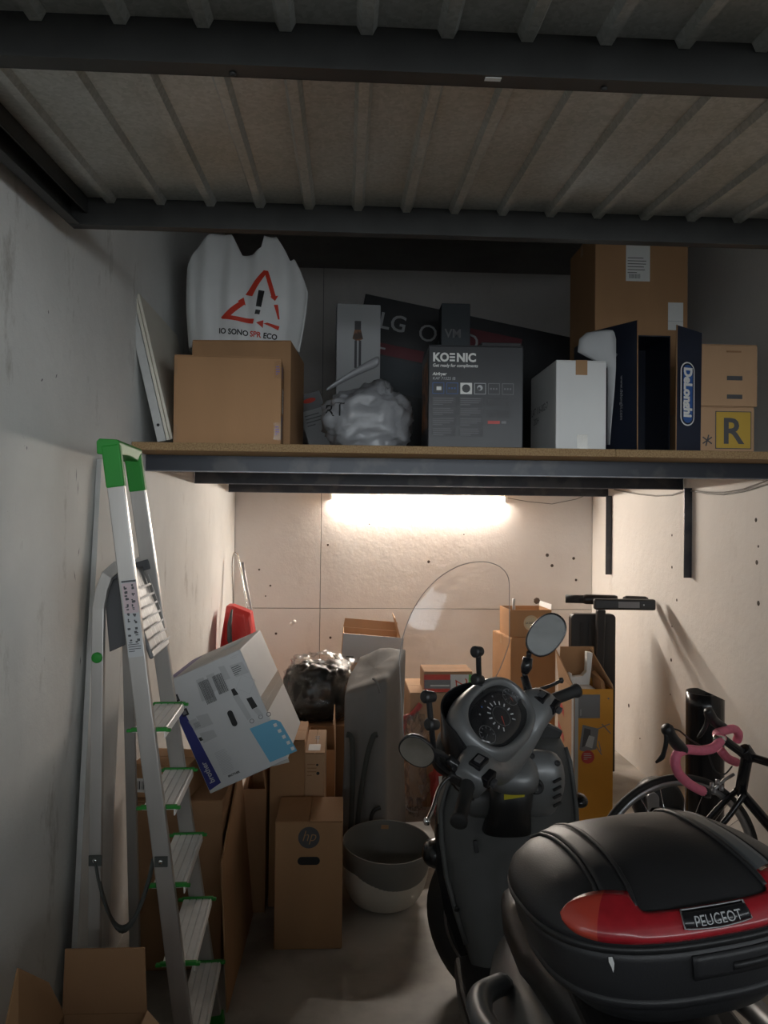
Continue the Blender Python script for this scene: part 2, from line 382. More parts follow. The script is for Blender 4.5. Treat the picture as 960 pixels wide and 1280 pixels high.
for x in (-.2, .45, 1.1, 1.6):
    MB().lathe([(.006,0),(.006,-.003),(.003,-.005),(.0005,-.005)], 8).build('rivet', M['rail'], door).location = (x, -.060, RH)

# ---- storage loft
DT, DB, DY = at(480, 557, 3.03).z, 0, 3.03
DB = DT-.031
BB = at(480, 592, 3.25).z
loft = thing('storage_loft', 'garage loft of dark steel beams carrying a chipboard deck above the tube light', 'loft', (0, DY, DB))
L = lambda p: V(p)-V((0, DY, DB))
jx = at(770, 562, DY).x
for x0, x1 in ((XL+.002, jx-.001), (jx+.001, XR-.002)):
    MB().box(L((x0, DY, DB)), L((x1, YB-.014, DT))).build('deck_board', M['chip'], loft, bevel=.002)
def beam(y, x0, x1):
    mb = MB(); a, b = BB, DB-.0005
    mb.box(L((x0, y, a)), L((x1, y+.005, b))).box(L((x0, y+.005, a)), L((x1, y+.045, a+.006))).box(L((x0, y+.005, b-.006)), L((x1, y+.045, b)))
    o = mb.build('beam', M['beam'], loft)
    MB().box(L((x0, y-.004, a-.003)), L((x1, y+.012, a+.0015))).build('beam_edge', M['beam_edge'], o)
for y in (3.25, 4.30, 5.55): beam(y, XL+.002, XR-.002)
for (u, v0, v1, y) in ((763, 613, 718, 0), (862, 598, 722, 0)):
    p0, p1 = atx(u, v0, XR-.004), atx(u, v1, XR-.004)
    y = (p0.y+p1.y)/2
    o = MB().box(L((XR-.045, y-.022, p1.z)), L((XR-.001, y-.017, BB+.002))).box(L((XR-.007, y-.017, p1.z)), L((XR-.001, y+.022, BB+.002))).build('wall_hanger', M['beam'], loft)
# ---- light fixture
LY = YB-.012-.0175
p0, p1 = at(414, 621.5, LY), at(632, 621.5, LY)
lt = thing('tube_light', 'lit white fluorescent tube light on the back wall under the loft', 'light', ((p0.x+p1.x)/2, LY, p0.z-.016))
hw = (p1.x-p0.x)/2
MB().box((-hw+.01, -.012, .032), (hw-.01, .017, .055)).build('housing', M['wplast'], lt, bevel=.003)
arc = [R(a) for a in range(95, 321, 15)]       # the lit lens faces the room, the back of the lamp is opaque
MB().loft([[V((x_, .0145*math.cos(a), .016+.0145*math.sin(a))) for a in arc] for x_ in (-hw+.012, hw-.012)], cap=True).build('tube', M['tubel'], lt)
MB().box((-hw+.012, .003, .004), (hw-.012, .0165, .031)).build('lamp_back', M['wplast'], lt)
for s in (-1, 1): MB().box((s*hw-.012, -.017, -.002), (s*hw+.012, .0165, .05)).build('end_cap', M['wplast'], lt, bevel=.003)
# ---- cable on the right wall
pts = [atx(u, v, XR-.006) for u, v in ((768,612),(782,615),(800,618),(820,620),(840,619),(858,613),(868,614),(885,617),(905,618),(930,614),(962,604),(990,594))]
tag(MB().tube(pts, .005, 6).build('cable', M['cable']), 'thin grey cable sagging along the right wall below the loft', 'cable')
pts = [atx(u, v, XR-.007) for u, v in ((852,612),(863,613),(880,615),(905,615.5),(930,611),(962,599),(990,588))]
tag(MB().tube(pts, .003, 6).build('cable', M['cable']), 'upper thinner cable beside the sagging grey one on right wall', 'cable')
pts = [at(u, v, YB-.02) for u, v in ((632,622),(660,627),(690,630),(720,624),(738,617))]
tag(MB().tube(pts, .003, 6).build('cable', M['cable']), 'thin lamp cord running right from the tube light along the back wall', 'cable')

# ================================================================ cartons
def fmat(face, w, d, h):
    return {'front': frame((-w/2,-d/2,0),(1,0,0),(0,0,1)), 'left': frame((-w/2,d/2,0),(0,-1,0),(0,0,1)),
            'right': frame((w/2,-d/2,0),(0,1,0),(0,0,1)), 'top': frame((-w/2,-d/2,h),(1,0,0),(0,1,0))}[face]
def carton(name, label, x0, x1, y0, d, z0, h, mt='card', rz=0, rot=None, seam='x', tape='tape', cat='box', group=None, bev=.004):
    w = x1-x0
    t = thing(name, label, cat, ((x0+x1)/2, y0+d/2, z0), rot or (0, 0, R(rz)), group)
    MB().box((-w/2, -d/2, 0), (w/2, d/2, h-.004)).build('body', M[mt], t, bevel=bev)
    for s in (-1, 1):
        if seam == 'x': a, b = ((-w/2+.002, .0015), (w/2-.002, d/2-.001)) if s > 0 else ((-w/2+.002, -d/2+.001), (w/2-.002, -.0015))
        else: a, b = ((.0015, -d/2+.002), (w/2-.001, d/2-.002)) if s > 0 else ((-w/2+.001, -d/2+.002), (-.0015, d/2-.002))
        MB().box((*a, h-.004), (*b, h)).build('flap', M[mt], t, bevel=.0012)
    if tape:
        tw = .024
        mb = MB()
        if seam == 'x': mb.box((-w/2-.0012, -tw, h), (w/2+.0012, tw, h+.0008)).box((-w/2-.0014, -tw, h-.06), (-w/2-.0004, tw, h+.0008)).box((w/2+.0004, -tw, h-.06), (w/2+.0014, tw, h+.0008))
        else: mb.box((-tw, -d/2-.0012, h), (tw, d/2+.0012, h+.0008)).box((-tw, -d/2-.0014, h-.06), (tw, -d/2-.0004, h+.0008)).box((-tw, d/2+.0004, h-.06), (tw, d/2+.0014, h+.0008))
        mb.build('tape', M[tape], t)
    return t, w, d, h
def open_carton(name, label, x0, x1, y0, d, z0, h, flaps, mt='card', inn='cardin', rz=0, rot=None, cat='box', T=.005):
    w = x1-x0
    t = thing(name, label, cat, ((x0+x1)/2, y0+d/2, z0), rot or (0, 0, R(rz)))
    a, b = w/2, d/2
    mb = MB().box((-a,-b,0),(a,-b+T,h)).box((-a,b-T,0),(a,b,h)).box((-a,-b+T,0),(-a+T,b-T,h)).box((a-T,-b+T,0),(a,b-T,h)).box((-a+T,-b+T,0),(a-T,b-T,T))
    mb.build('body', M[mt], t)
    for side, ang, ln in flaps:       # ang: 0 upright, 90 folded outward
        c, s = math.cos(R(ang))*ln, math.sin(R(ang))*ln
        if side == 'back': p, q, o, wd = V((-a,b-T/2,h)), V((a,b-T/2,h)), V((0,s,c)), w
        if side == 'front': p, q, o, wd = V((-a,-b+T/2,h)), V((a,-b+T/2,h)), V((0,-s,c)), w
        if side == 'left': p, q, o, wd = V((-a+T/2,-b,h)), V((-a+T/2,b,h)), V((-s,0,c)), d
        if side == 'right': p, q, o, wd = V((a-T/2,-b,h)), V((a-T/2,b,h)), V((s,0,c)), d
        n = o.cross(q-p).normalized()*(T*.45); e = (q-p).normalized()*.006; up = o.normalized()*.001
        MB().hexa([p-n+up, q-n+up, q+n+up, p+n+up, p+o-n+e, q+o-n-e, q+o+n-e, p+o+n+e]).build('flap', M[inn], t)
    return t, w, d, h
def bars(pb, Fm, x, y, w, h, m, n, off=.0016, vert=True):
    rnd = random.Random(int(x*9999)+n); p = 0
    while p < 1:
        b = rnd.uniform(.3, 1.4)/n
        if vert: pb.rect(Fm, x+p*w, y, min(b, 1-p)*w*.6, h, m, off)
        else: pb.rect(Fm, x, y+p*h, w, min(b, 1-p)*h*.6, m, off)
        p += b*1.3
def lines(pb, Fm, x, y, w, n, gap, th, m, off=.0016, seed=1):
    rnd = random.Random(seed)
    for k in range(n): pb.rect(Fm, x, y-k*gap, w*(1 if k < n-1 else .55)*rnd.uniform(.8, 1), th, m, off)
X = lambda u, y, v=600: at(u, v, y).x
Z = lambda v, y, u=480: at(u, v, y).z
DZ = DT+.0005

# ---------------------------------------------------------------- on the loft
# white board leaning at the left end
pr = thing('cabinet_panel', 'cream laminate panel leaning on the left wall at the end of the loft', 'panel', (-.74, 3.08, DZ))
lean = math.atan2(.145, .60)
Mp = Matrix.Translation((0,0,0)) @ Matrix.Rotation(-lean, 4, 'Y')
def pl(pts, y0, y1, mt, nm, m=Mp):
    return MB().prism(pts, 0, y1-y0, 0, m @ frame((0, y0, 0), (1,0,0), (0,0,1)) ).build(nm, mt, pr, bevel=.0015)
mb = MB().box((.0, 0, .004), (.034, .70, .62), M=Mp); mb.build('edge_board', M['greyedge'], pr, bevel=.002)
MB().box((.036, .002, .004), (.048, .70, .612), M=Mp).build('rail_strip', M['offwhite'], pr, bevel=.002)
MB().box((.049, .012, .006), (.060, .70, .600), M=Mp).build('face_board', M['offwhite'], pr, bevel=.002)
for zz in (.07, .555):
    MB().lathe([(.006,0),(.006,.001),(.0005,.001)], 10, M=Mp @ frame((.018, -.0006, zz), (1,0,0), (0,0,1))).build('screw_hole', M['black'], pr)
# front brown box
t, w_, d_, h_ = carton('cardboard_box', 'sealed brown cardboard box with taped corners at the left front edge of the loft', X(216,3.07,500), X(350,3.07,500), 3.07, .24, DZ, Z(449,3.07)-DZ, 'card', 2.0, tape=None)
Ff, Fr = fmat('front', w_, d_, h_), fmat('right', w_, d_, h_)
for zz in (.02, h_-.085):
    PB().add([Ff @ V((w_-.028,zz,.001)), Ff @ V((w_+.001,zz,.001)), Ff @ V((w_+.001,zz+.07,.001)), Ff @ V((w_-.028,zz+.07,.001)), Fr @ V((.06,zz,.001)), Fr @ V((.06,zz+.07,.001))], [(0,1,2,3),(1,4,5,2)]).build('corner_tape', M['ctape'], t)
for zz in (.012, h_-.08): PB().rect(Ff, 0, zz, .014, .06, 0).build('corner_tape', M['ctape'], t)
mb = PB(); mb.rect(Fr, .02, .03, .05, .09, 1).rect(Fr, .075, .14, .08, .10, 0).rect(Fr, .02, h_-.08, .05, .05, 2); lines(mb, Fr, .08, .22, .06, 5, .014, .005, 3, .002)
for zz in (.04, h_-.07): lines(mb, Ff, w_-.022, zz+.03, .016, 4, .01, .004, 2, .002)
mb.build('side_labels', [M['label'], M['blue'], M['purple'], M['mgrey']], t)
# rear brown box
t, w_, d_, h_ = carton('cardboard_box', 'larger brown cardboard box behind the front one, with the white bag on top', X(243,3.36,480), X(365,3.36,480)+.012, 3.36, .46, DZ, Z(429,3.36)-DZ, 'card', -4, tape=None)
big_top = DZ+h_
# white carrier bag
bx0, bx1, bz0, bz1, by = X(231,3.58,380), X(385,3.58,380), big_top+.001, Z(300,3.58), 3.60
bag = thing('carrier_bag', 'white plastic carrier bag with red warning triangle on the rear brown box', 'bag', ((bx0+bx1)/2, by, bz0))
BW, BH = (bx1-bx0)/2, bz1-bz0
def bagtop(s):
    pts = [(-1,.70),(-.9,.83),(-.62,.985),(-.5,1.0),(-.27,.985),(-.08,.80),(.1,.80),(.24,.88),(.245,.985),(.45,.985),(.62,.84),(.70,.76),(.76,.80),(.86,.70),(1,.52)]
    for (a, b), (c, d) in zip(pts, pts[1:]):
        if s <= c: return b+(d-b)*(s-a)/(c-a)
    return pts[-1][1]
def bagy(s, q, side):
    wdt = .135*(1-abs(s)**2.6)**.5*(1-.25*q)*(1-.55*max(0, q-.55)/.45)
    f = .016*noise.noise(V((s*5, q*1.3, 4.0+side))) + .02*noise.noise(V((s*2.2+q, q*2.2, 9.0+side))) + .012*math.sin(s*15+q*2.5)*(.3+q)
    return side*(-wdt) + f*(1-abs(s)**6)
def bagx(s, q): return BW*s*(.90+.10*math.sin(math.pi*min(1, q*1.3)*.62)) + (.02*q-.01)
mb = MB(); NS, NQ = 72, 34
for side in (1, -1):
    vs = []
    for j in range(NQ+1):
        for i in range(NS+1):
            s = -1+2*i/NS; q = j/NQ*bagtop(s)
            vs.append((bagx(s, q), bagy(s, q, side), q*BH))
    fs = []
    for j in range(NQ):
        for i in range(NS):
            a = j*(NS+1)+i; fs.append((a, a+1, a+NS+2, a+NS+1))
    mb.add(vs, fs, 0, True)
mb.fix = False
mb.build('sack', M['bagw'], bag, solid=.0012)
def onbag(x, z):      # print laid on the front of the bag
    s, q = x/BW, z/BH
    return V((bagx(s, q), bagy(s, q, 1)-.003, z))
def strip(mb, pts, m, N=10):
    # quads (a,b,c,d) subdivided onto the surface
    for (a, b, c, d) in pts:
        a, b, c, d = map(V, (a, b, c, d)); vs = []
        for j in range(N+1):
            for i in range(N+1):
                p = a.lerp(b, i/N).lerp(d.lerp(c, i/N), j/N); vs.append(onbag(p.x, p.y))
        mb.add(vs, [(j*(N+1)+i, j*(N+1)+i+1, (j+1)*(N+1)+i+1, (j+1)*(N+1)+i) for j in range(N) for i in range(N)], m, True)
def bp(u, v):
    p = at(u, v, by-.12); return ((p.x-(bx0+bx1)/2)*1.02, p.z-bz0)
mb = PB()
Q = [((328,336),(333,336),(316,371),(307,368)), ((328,336),(333,336),(345,371),(340,373)), ((337.5,370),(347.5,368.5),(344,375.5),(344,375.5)),
     ((303,375),(307.5,380),(289,397),(277,397)), ((298,377),(305,371.5),(308,382),(306,381)), ((277,397),(289,395.5),(320,400),(319,406)),
     ((277,397),(319,406),(319,406),(279,399)), ((343,380.5),(348,380),(352,399),(350,399)), ((332,405),(337,404),(353,408),(352,413)), ((323,404.5),(332,401),(332,411),(331,410))]
strip(mb, [tuple(bp(*p) for p in q) for q in Q], 0, 6)
strip(mb, [tuple(bp(*p) for p in q) for q in [((323.5,363.5),(330.5,363.5),(328,385),(321.5,384.5)), ((321.5,388.5),(327.5,389),(326.5,394.5),(320.5,394)), ]], 1, 5)
x_, z_ = bp(274, 416.5)
mb.text(None, 'IO SONO ', .034, x_, z_, 1, fn=lambda a, b: onbag(a, b-.09*(a-x_)), bold=.03)
mb.text(None, 'SPR', .034, x_+.152, z_, 0, fn=lambda a, b: onbag(a, b-.09*(a-x_)), bold=.03)
mb.text(None, 'ECO', .034, x_+.216, z_, 1, fn=lambda a, b: onbag(a, b-.09*(a-x_)), bold=.03)
mb.build('printed_triangle', [M['red'], M['black']], bag)

# grey-white tilted small box
y = 4.05
t, w_, d_, h_ = carton('small_box', 'small grey-white box with a red logo tilted beside the white bag', X(392,y), X(424,y), y, .07, DZ+.022, .366, 'lgrey', rot=(R(-4), R(-17), 0), tape=None, bev=.002)
Ff = fmat('front', w_, d_, h_); mb = PB(); mb.rect(Ff, .002, h_-.09, w_-.004, .088, 1).disc(Ff @ Matrix.Translation((w_*.5, h_-.04, 0)), .035, 14, 0, .013, .0015); mb.build('logo_print', [M['red'], M['mgrey']], t); mb = PB(); lines(mb, Ff, .02, h_-.12, w_*.7, 4, .018, .006, 1, .0015); lines(mb, Ff, .06, .05, w_*.3, 2, .018, .006, 1, .0015)
mb.build('text_print', [M['red'], M['mgrey']], t)
# white box with device picture
y = 4.3
t, w_, d_, h_ = carton('white_box', 'white box with a dark device pictured, standing at the back of the loft', X(418,y), X(473,y), y, .1, DZ, Z(381,y)-DZ, 'lgrey', 4, tape=None, bev=.002)
Ff = fmat('front', w_, d_, h_); mb = PB(); cx = w_*.48
mb.rect(Ff, cx-.018, h_-.145, .036, .05, 1).poly(Ff, [(cx-.018,h_-.145),(cx+.018,h_-.145),(cx+.03,h_-.195),(cx+.012,h_-.205),(cx-.012,h_-.205),(cx-.03,h_-.195)], 0).rect(Ff, cx-.018, h_-.36, .014, .155, 1).rect(Ff, cx+.006, h_-.36, .014, .155, 1)
mb.build('picture', [M['picor'], M['dgrey']], t)
# television box
y = 5.0
a, b = at(457, 367, y), at(800, 440, y)
tv = thing('television_box', 'long black television box lying tilted at the back of the loft', 'box', (a.x, y, a.z), (0, -math.atan2(b.z-a.z, b.x-a.x), 0))
Lb = 1.45; tl_ = -math.atan2(b.z-a.z, b.x-a.x); Hb = (a.z-Lb*math.sin(tl_)-DZ-.001)/math.cos(tl_)
mb = MB().box((0, 0, -Hb), (Lb, .16, 0)); mb.build('body', M['blackbox'], tv, bevel=.003)
MB().box((-.001, .072, -.06), (Lb, .088, .0012)).build('tape', M['tape'], tv)
Ft = frame((0, 0, 0), (1,0,0), (0,0,1)); mb = PB()
mb.text(Ft, 'LG', .15, .12, -.20, 1, bold=.012).text(Ft, 'OLED', .16, .385, -.225, 1, bold=-.002)
mb.rect(Ft, .03, -.37, .42, .075, 0).rect(Ft, .03, -.60, .55, .22, 2, .0012).text(Ft, 'H', .07, .40, -.50, 3, .0018, bold=.02).rect(Ft, .62, -.26, .45, .18, 4, .0012)
lines(mb, Ft, .06, -.335, .3, 1, .02, .012, 1, .002)
mb.build('front_print', [M['magenta'], M['lgrey'], M['teal'], M['dgrey'], M['magenta']], tv)
# dark upright box with VM letters
y = 4.45
t, w_, d_, h_ = carton('dark_box', 'dark grey upright box between the television box and the airfryer box', X(550,y), X(586,y), y, .12, DZ, Z(377,y)-DZ, 'teal', 0, tape=None, bev=.002)
mb = PB().text(fmat('front', w_, d_, h_), 'VM', .07, .02, h_-.2, 0, bold=.02, rot=0); mb.build('printed_letters', M['mgrey'], t)
y = 4.2
t, w_, d_, h_ = carton('dark_box', 'low black box with pale top label right behind the airfryer box', X(600,y), X(650,y), y, .2, DZ, Z(425,y)-DZ, 'blackbox', 0, tape=None, bev=.002)
Ff = fmat('front', w_, d_, h_); PB().rect(Ff, .004, h_-.05, w_-.008, .046, 0).build('top_label', M['dgrey'], t); PB().rect(Ff, w_-.018, h_-.16, .014, .105, 0).build('side_label', M['dgrey'], t)
# grey plastic bag with letters
y = 3.30
gx0, gx1 = X(401, y), X(516, y)
def blob(mb, c, rad, nu=40, nv=24, amp=.02, fr=3.0, seed=0, flat=-.85, e=2.6, m=0, fn=None):
    c = V(c); vs = []
    for j in range(nv+1):
        th = -math.pi/2+math.pi*j/nv
        for i in range(nu):
            ph = 2*math.pi*i/nu
            f = lambda a: math.copysign(abs(a)**(2/e), a)
            p = V((f(math.cos(th))*f(math.cos(ph)), f(math.cos(th))*f(math.sin(ph)), f(math.sin(th))))
            q = p*fr + V((seed, seed*2, seed*3))
            d = noise.noise(q)*amp + amp*.7*(1-2*abs(noise.noise(q*2.1))) - amp*.4
            z = max(p.z, flat)
            k = V((p.x*rad[0], p.y*rad[1], z*rad[2])) + p*d*(0 if z <= flat else 1)
            if z <= flat: k.z = flat*rad[2]
            if fn: k = fn(k)
            vs.append(c+k)
    fs = [(j*nu+i, j*nu+(i+1) % nu, (j+1)*nu+(i+1) % nu, (j+1)*nu+i) for j in range(nv) for i in range(nu)]
    mb.add(vs, fs, m, True)
    return mb
gb = thing('plastic_bag', 'translucent grey-white plastic bag with black letters slumped left of the airfryer box', 'bag', ((gx0+gx1)/2, y, DZ))
hx = (gx1-gx0)/2
def shp(k):
    k = k.copy(); s = k.x/hx
    if k.z > 0: k.z *= 1-.12*max(0, s)+.12*math.sin(s*3)
    if s < -.2 : k.z *= 1-.25*(abs(s)-.2)
    return k
mb = MB(); blob(mb, (0, .08, .140), (hx, .15, .15), 56, 34, .03, 2.4, 3, -.84, 2.8, fn=shp)
mb.build('sack', M['bagt'], gb); sackmb = mb
# twisted handle band rising to the right
h0, h1 = at(405, 487, y-.04)-gb.location, at(474, 447, y-.04)-gb.location
rows = []
for i in range(9):
    s = i/8; p = h0.lerp(h1, s)+V((0, .02+.03*math.sin(s*3), .012*math.sin(s*3.1))); wd = .012+.034*s
    rows.append([p+V((0,-.008,-wd*.8)), p+V((.008,-.022,-wd*.1)), p+V((0,-.012,wd*.5)), p+V((.012,.015,wd*.3)), p+V((.01,.02,-wd*.6))])
MB().loft(rows).build('handle', M['bagt'], gb, sub=1)
from mathutils.bvhtree import BVHTree
bv = BVHTree.FromPolygons(sackmb.v, sackmb.f)
def onsack(a, b):
    h = bv.ray_cast(V((a, -2, b)), V((0, 1, 0)))
    return (h[0] if h[0] else V((a, 0, b)))-V((0, .003, 0))
pa = at(405, 519, y-.07)-gb.location
PB().text(None, 'RT', .085, pa.x, pa.z, 0, bold=-.005, sx=.85, fn=onsack).build('letters', M['black'], gb)

# airfryer box
y = 3.06
x0, x1 = X(537,y,500), X(655,y,500)
t, w_, d_, h_ = carton('airfryer_box', 'black airfryer carton with white lettering at the front edge of the loft', x0, x1, y, .36, DZ, Z(429,y)-DZ, 'blackbox', -1.5, tape=None, bev=.003)
Ff, Fl = fmat('front', w_, d_, h_), fmat('left', w_, d_, h_); mb = PB()
sc = w_/118.0; px = lambda u: (u-537)*sc; pz = lambda v: h_-(v-429)*sc
def T(s, size, u, v, m, **k): mb.text(Ff, s, size*sc/.72, px(u), pz(v), m, **k)
T('KO', 10.6, 542, 449.5, 0, bold=.04, sx=.93); T('NIC', 10.6, 571.5, 449.5, 0, bold=.04, sx=.95)
for k in range(3): mb.rect(Ff, px(563), pz(449.5)+k*4.0*sc, 6.6*sc, 2.2*sc, 0, .0015)
T('Get ready for compliments', 4.0, 542, 456.5, 0, bold=.02, sx=.92, shear=.1); T('Airfryer', 3.8, 542, 467, 0, bold=.03, shear=.15); T('KAF 71525 IB', 3.6, 542, 472.5, 1, shear=.15)
for k in range(6):
    u0 = 542+k*17.3; c_ = [1,1,0,1,2,2][k]
    mb.rect(Ff, px(u0), pz(490), 14.5*sc, 14*sc, 4 if k < 2 else c_, .0012).rect(Ff, px(u0+.7), pz(489.3), 13.1*sc, 12.6*sc, 3, .0016)
    if k == 2: mb.rect(Ff, px(u0), pz(490), 14.5*sc, 14*sc, 0, .0018).disc(Ff @ Matrix.Translation((px(u0+7.2), pz(483), 0)), 5.2*sc, 12, 3, None, .0022)
    elif k == 0: mb.rect(Ff, px(u0+5), pz(485.5), 6*sc, 4.5*sc, 0, .002)
    elif k == 3: mb.disc(Ff @ Matrix.Translation((px(u0+7), pz(482), 0)), 3.6*sc, 10, 1, None, .002).disc(Ff @ Matrix.Translation((px(u0+6), pz(483), 0)), 2*sc, 10, 3, None, .0024)
    else:
        for q in range(3): mb.rect(Ff, px(u0+2.5+q*3.5), pz(484), 2*sc, 2*sc, 4 if k == 1 else 2, .002)
for bx in (542, 576):
    for k in range(4):
        v0 = 494+k*12.6; mb.rect(Ff, px(bx), pz(v0+10.5), 29*sc, 10.5*sc, 5, .0012); lines(mb, Ff, px(bx+1), pz(v0+2), 26*sc, 4, 2.5*sc, .8*sc, 2, .0017, k)
for k in range(2): mb.rect(Ff, px(611), pz(505+k*14), 28*sc, 9*sc, 5, .0012)
mb.rect(Ff, px(611), pz(526.5), 15*sc, 3.8*sc, 6, .0016).rect(Ff, px(628), pz(526), 6*sc, 3*sc, 2, .0016)
mb.rect(Fl, .05, .08, d_-.07, h_-.13, 7, .0015)
mb.build('printed_front', [M['label'], M['lgrey'], M['mgrey'], M['blackbox'], M['blue'], M['dgrey'], M['redm'], M['picor']], t)

# white box
y = 3.06
t, w_, d_, h_ = carton('white_box', 'plain white carton closed with brown tape on the loft front edge', X(695,y,500), X(758,y,500), y, .42, DZ, Z(445,y)-DZ, 'white', 0, seam='y', tape='tape')
Ff, Fl = fmat('front', w_, d_, h_), fmat('left', w_, d_, h_)
mb = PB().text(Fl, 'LAT 116-002-7', .045, .02, h_*.50, 0, bold=.0).text(Fl, '200H', .042, .06, h_*.38, 0); mb.build('stencil_text', M['dgrey'], t)
MB().box((-.022+.005, -d_/2-.0016, 0), (.022+.005, -d_/2-.0006, .06)).build('clear_tape', M['ctape'], t)

# coffee machine carton, open towards the front
y0 = 3.06
xa, xb, xc, xd = X(741,3.3,480), X(797,y0,480), X(845,y0,480), X(876,3.10,480)
ztop = Z(402, 3.2)-DZ
dl = thing('coffee_machine_box', 'dark navy coffee machine carton open to the front beside the white box', 'box', ((xb+xc)/2, 3.32, DZ))
o = V(dl.location)
def quadpanel(nm, pts, th, mt=M['navy']):
    a, b, c, d = [V(p)-o for p in pts]; n = (b-a).cross(d-a).normalized()*th
    return MB().hexa([a, b, b+n, a+n, d, c, c+n, d+n]).build(nm, mt, dl)
ob = MB().box(V((xb-.10, 3.325, DZ))-o, V((xc+.09, 3.60, DZ+.006))-o).box(V((xb-.10, 3.325, DZ+.006))-o, V((xb-.095, 3.60, DZ+ztop))-o).box(V((xc+.085, 3.325, DZ+.006))-o, V((xc+.09, 3.60, DZ+ztop))-o).box(V((xb-.095, 3.594, DZ+.006))-o, V((xc+.085, 3.60, DZ+ztop))-o).box(V((xb-.095, 3.325, DZ+ztop-.006))-o, V((xc+.085, 3.594, DZ+ztop))-o)
ob.build('body', M['navy'], dl)
zt = DZ+ztop
f1 = [(xa+.01, 3.33, DZ+.002), (xb, y0, DZ+.002), (xb-.002, y0, Z(400,y0,797)), (xa+.01, 3.33, Z(414,3.33,741))]
f2 = [(xc, y0, DZ+.002), (xd, 3.10, DZ+.002), (xd+.004, 3.10, Z(416,3.10,876)), (xc+.002, y0, Z(406,y0,845))]
quadpanel('flap', f1, -.004); quadpanel('flap', f2, -.004)
def pframe(f): a, b = V(f[0])-o, V(f[1])-o; return frame(a, b-a, (0,0,1)), (b-a).length
F1, l1 = pframe(f1); F2, l2 = pframe(f2)
mb = PB(); h2 = Z(411,3.1)-DZ; c_ = Matrix.Translation((l2*.42, h2*.485, 0))
def stad(r, hh): 
    return [(r*math.cos(R(a)), hh+r*math.sin(R(a))) for a in range(0, 181, 15)] + [(r*math.cos(R(a)), -hh+r*math.sin(R(a))) for a in range(180, 361, 15)]
OFF = .006
mb.poly(F2 @ c_, stad(.036, .095), 0, OFF).poly(F2 @ c_, stad(.031, .095), 2, OFF+.001).poly(F2 @ c_, stad(.024, .095), 1, OFF+.002)
mb.text(F2 @ c_, 'DeLonghi', .056, -.019, .108, 0, OFF+.003, bold=.055, rot=-90, sx=.93)
mb.build('oval_logo', [M['label'], M['blue'], M['navy']], dl); mb = PB()
mb.text(F1, 'www.delonghi.com', .024, l1*.66, h2*.66, 3, OFF, rot=-90).build('web_address', [M['label'], M['blue'], M['navy'], M['lgrey']], dl); mb = PB()
mb.poly(F1, [(l1*.22,h2*.93),(l1*.42,h2*.93),(l1*.60,h2*.855),(l1*.42,h2*.77),(l1*.22,h2*.80)], 3, OFF).poly(F1, [(l1*.24,h2*.92),(l1*.41,h2*.92),(l1*.56,h2*.855),(l1*.41,h2*.785),(l1*.24,h2*.81)], 4, OFF+.001).poly(F1, [(l1*.36,h2*.89),(l1*.42,h2*.86),(l1*.36,h2*.82)], 5, OFF+.002)
mb.build('warning_sign', [M['label'], M['blue'], M['navy'], M['lgrey'], M['blackbox'], M['yellow']], dl)
pl_ = V((xb-.055, 3.50, DZ+.085))-o
MB().box(pl_, pl_+V((.15, .003, .075))).build('inner_label', M['mgrey'], dl)
mb = PB().text(frame(pl_+V((.145,0,.055)), (-1,0,0), (0,0,-1)), 'Register Now', .024, 0, 0, 0, off=-.003); mb.build('inner_text', M['dgrey'], dl)
for f in (f1, f2):
    a, b = V(f[1])-o, V(f[2])-o
    if f is f2: a, b = V(f[0])-o, V(f[3])-o
    MB().bar(a+V((0,-.001,0)), b+V((0,-.001,0)), .004, .004, (1,0,0)).build('raw_edge', M['card2'], dl)
# grey packing sheet
y = 3.5
ps = thing('packing_sheet', 'pale grey foam packing sheet tucked between white box and coffee machine carton', 'packing', (X(745,y), 3.5, DZ))
rows = []
prof = [(556,735,762),(520,730,765),(490,725,768),(460,722,770),(440,722,770),(424,724,770),(416,733,768),(413,750,766)]
y_ = 3.035
for v, ua, ub in prof:
    pa, pb_ = at(max(ua, 759 if v > 446 else 0), v, 3.15), at(ub, v, 3.12)
    rows.append([pa.lerp(pb_, i/6)+V((0, -.02*math.sin(i/6*3.14)*.3, 0))-V(ps.location) for i in range(7)])
    for p in rows[-1]: p.z = max(p.z, .001)
MB().loft(rows, cap=False, closed=False).build('sheet', M['sheet'], ps, solid=.003)
# small folded card pieces on the right, R box
y = 3.12
xr0, xr1 = X(875,y,530), X(943,y,530)
t, w_, d_, h_ = carton('cardboard_box', 'low cardboard box marked with a yellow R sign under folded card', xr0, xr1, y, .3, DZ, Z(508,y,900)-DZ, 'card3', 0, tape=None)
Ff = fmat('front', w_, d_, h_); mb = PB(); a = w_/68
mb.rect(Ff, 19*a, 5*a, 45*a, 46*a, 1, .001).rect(Ff, 20*a, 6*a, 43*a, 44*a, 0, .0015).text(Ff, 'R', 44*a, 27*a, 12*a, 1, .002, bold=.02)
for an in (35, -35, 75): mb.rect(Ff @ Matrix.Translation((9*a, 15*a, 0)) @ Matrix.Rotation(R(an), 4, 'Z'), -7*a, -.8*a, 14*a, 1.6*a, 1, .0015)
mb.build('printed_sign', [M['yellow'], M['dgrey']], t)
t, w_, d_, h_ = carton('folded_carton', 'folded cardboard crate with cut hand slots lying on the R box', X(876,3.12,460), X(947,3.12,460), 3.12, .22, DZ+h_+.001, Z(429,3.1,910)-DZ-h_-.001, 'card3', 0, tape=None)
Ff = fmat('front', w_, d_, h_)
for zz in (.42, .12): MB().box((-.01, -d_/2-.003, h_*zz), (.055, -d_/2-.001, h_*zz+.018)).build('hand_slot', M['dgrey'], t)
MB().box((-.012, -d_/2-.003, h_*.87), (.05, -d_/2-.001, h_*.87+.007)).build('crease', M['card2'], t)
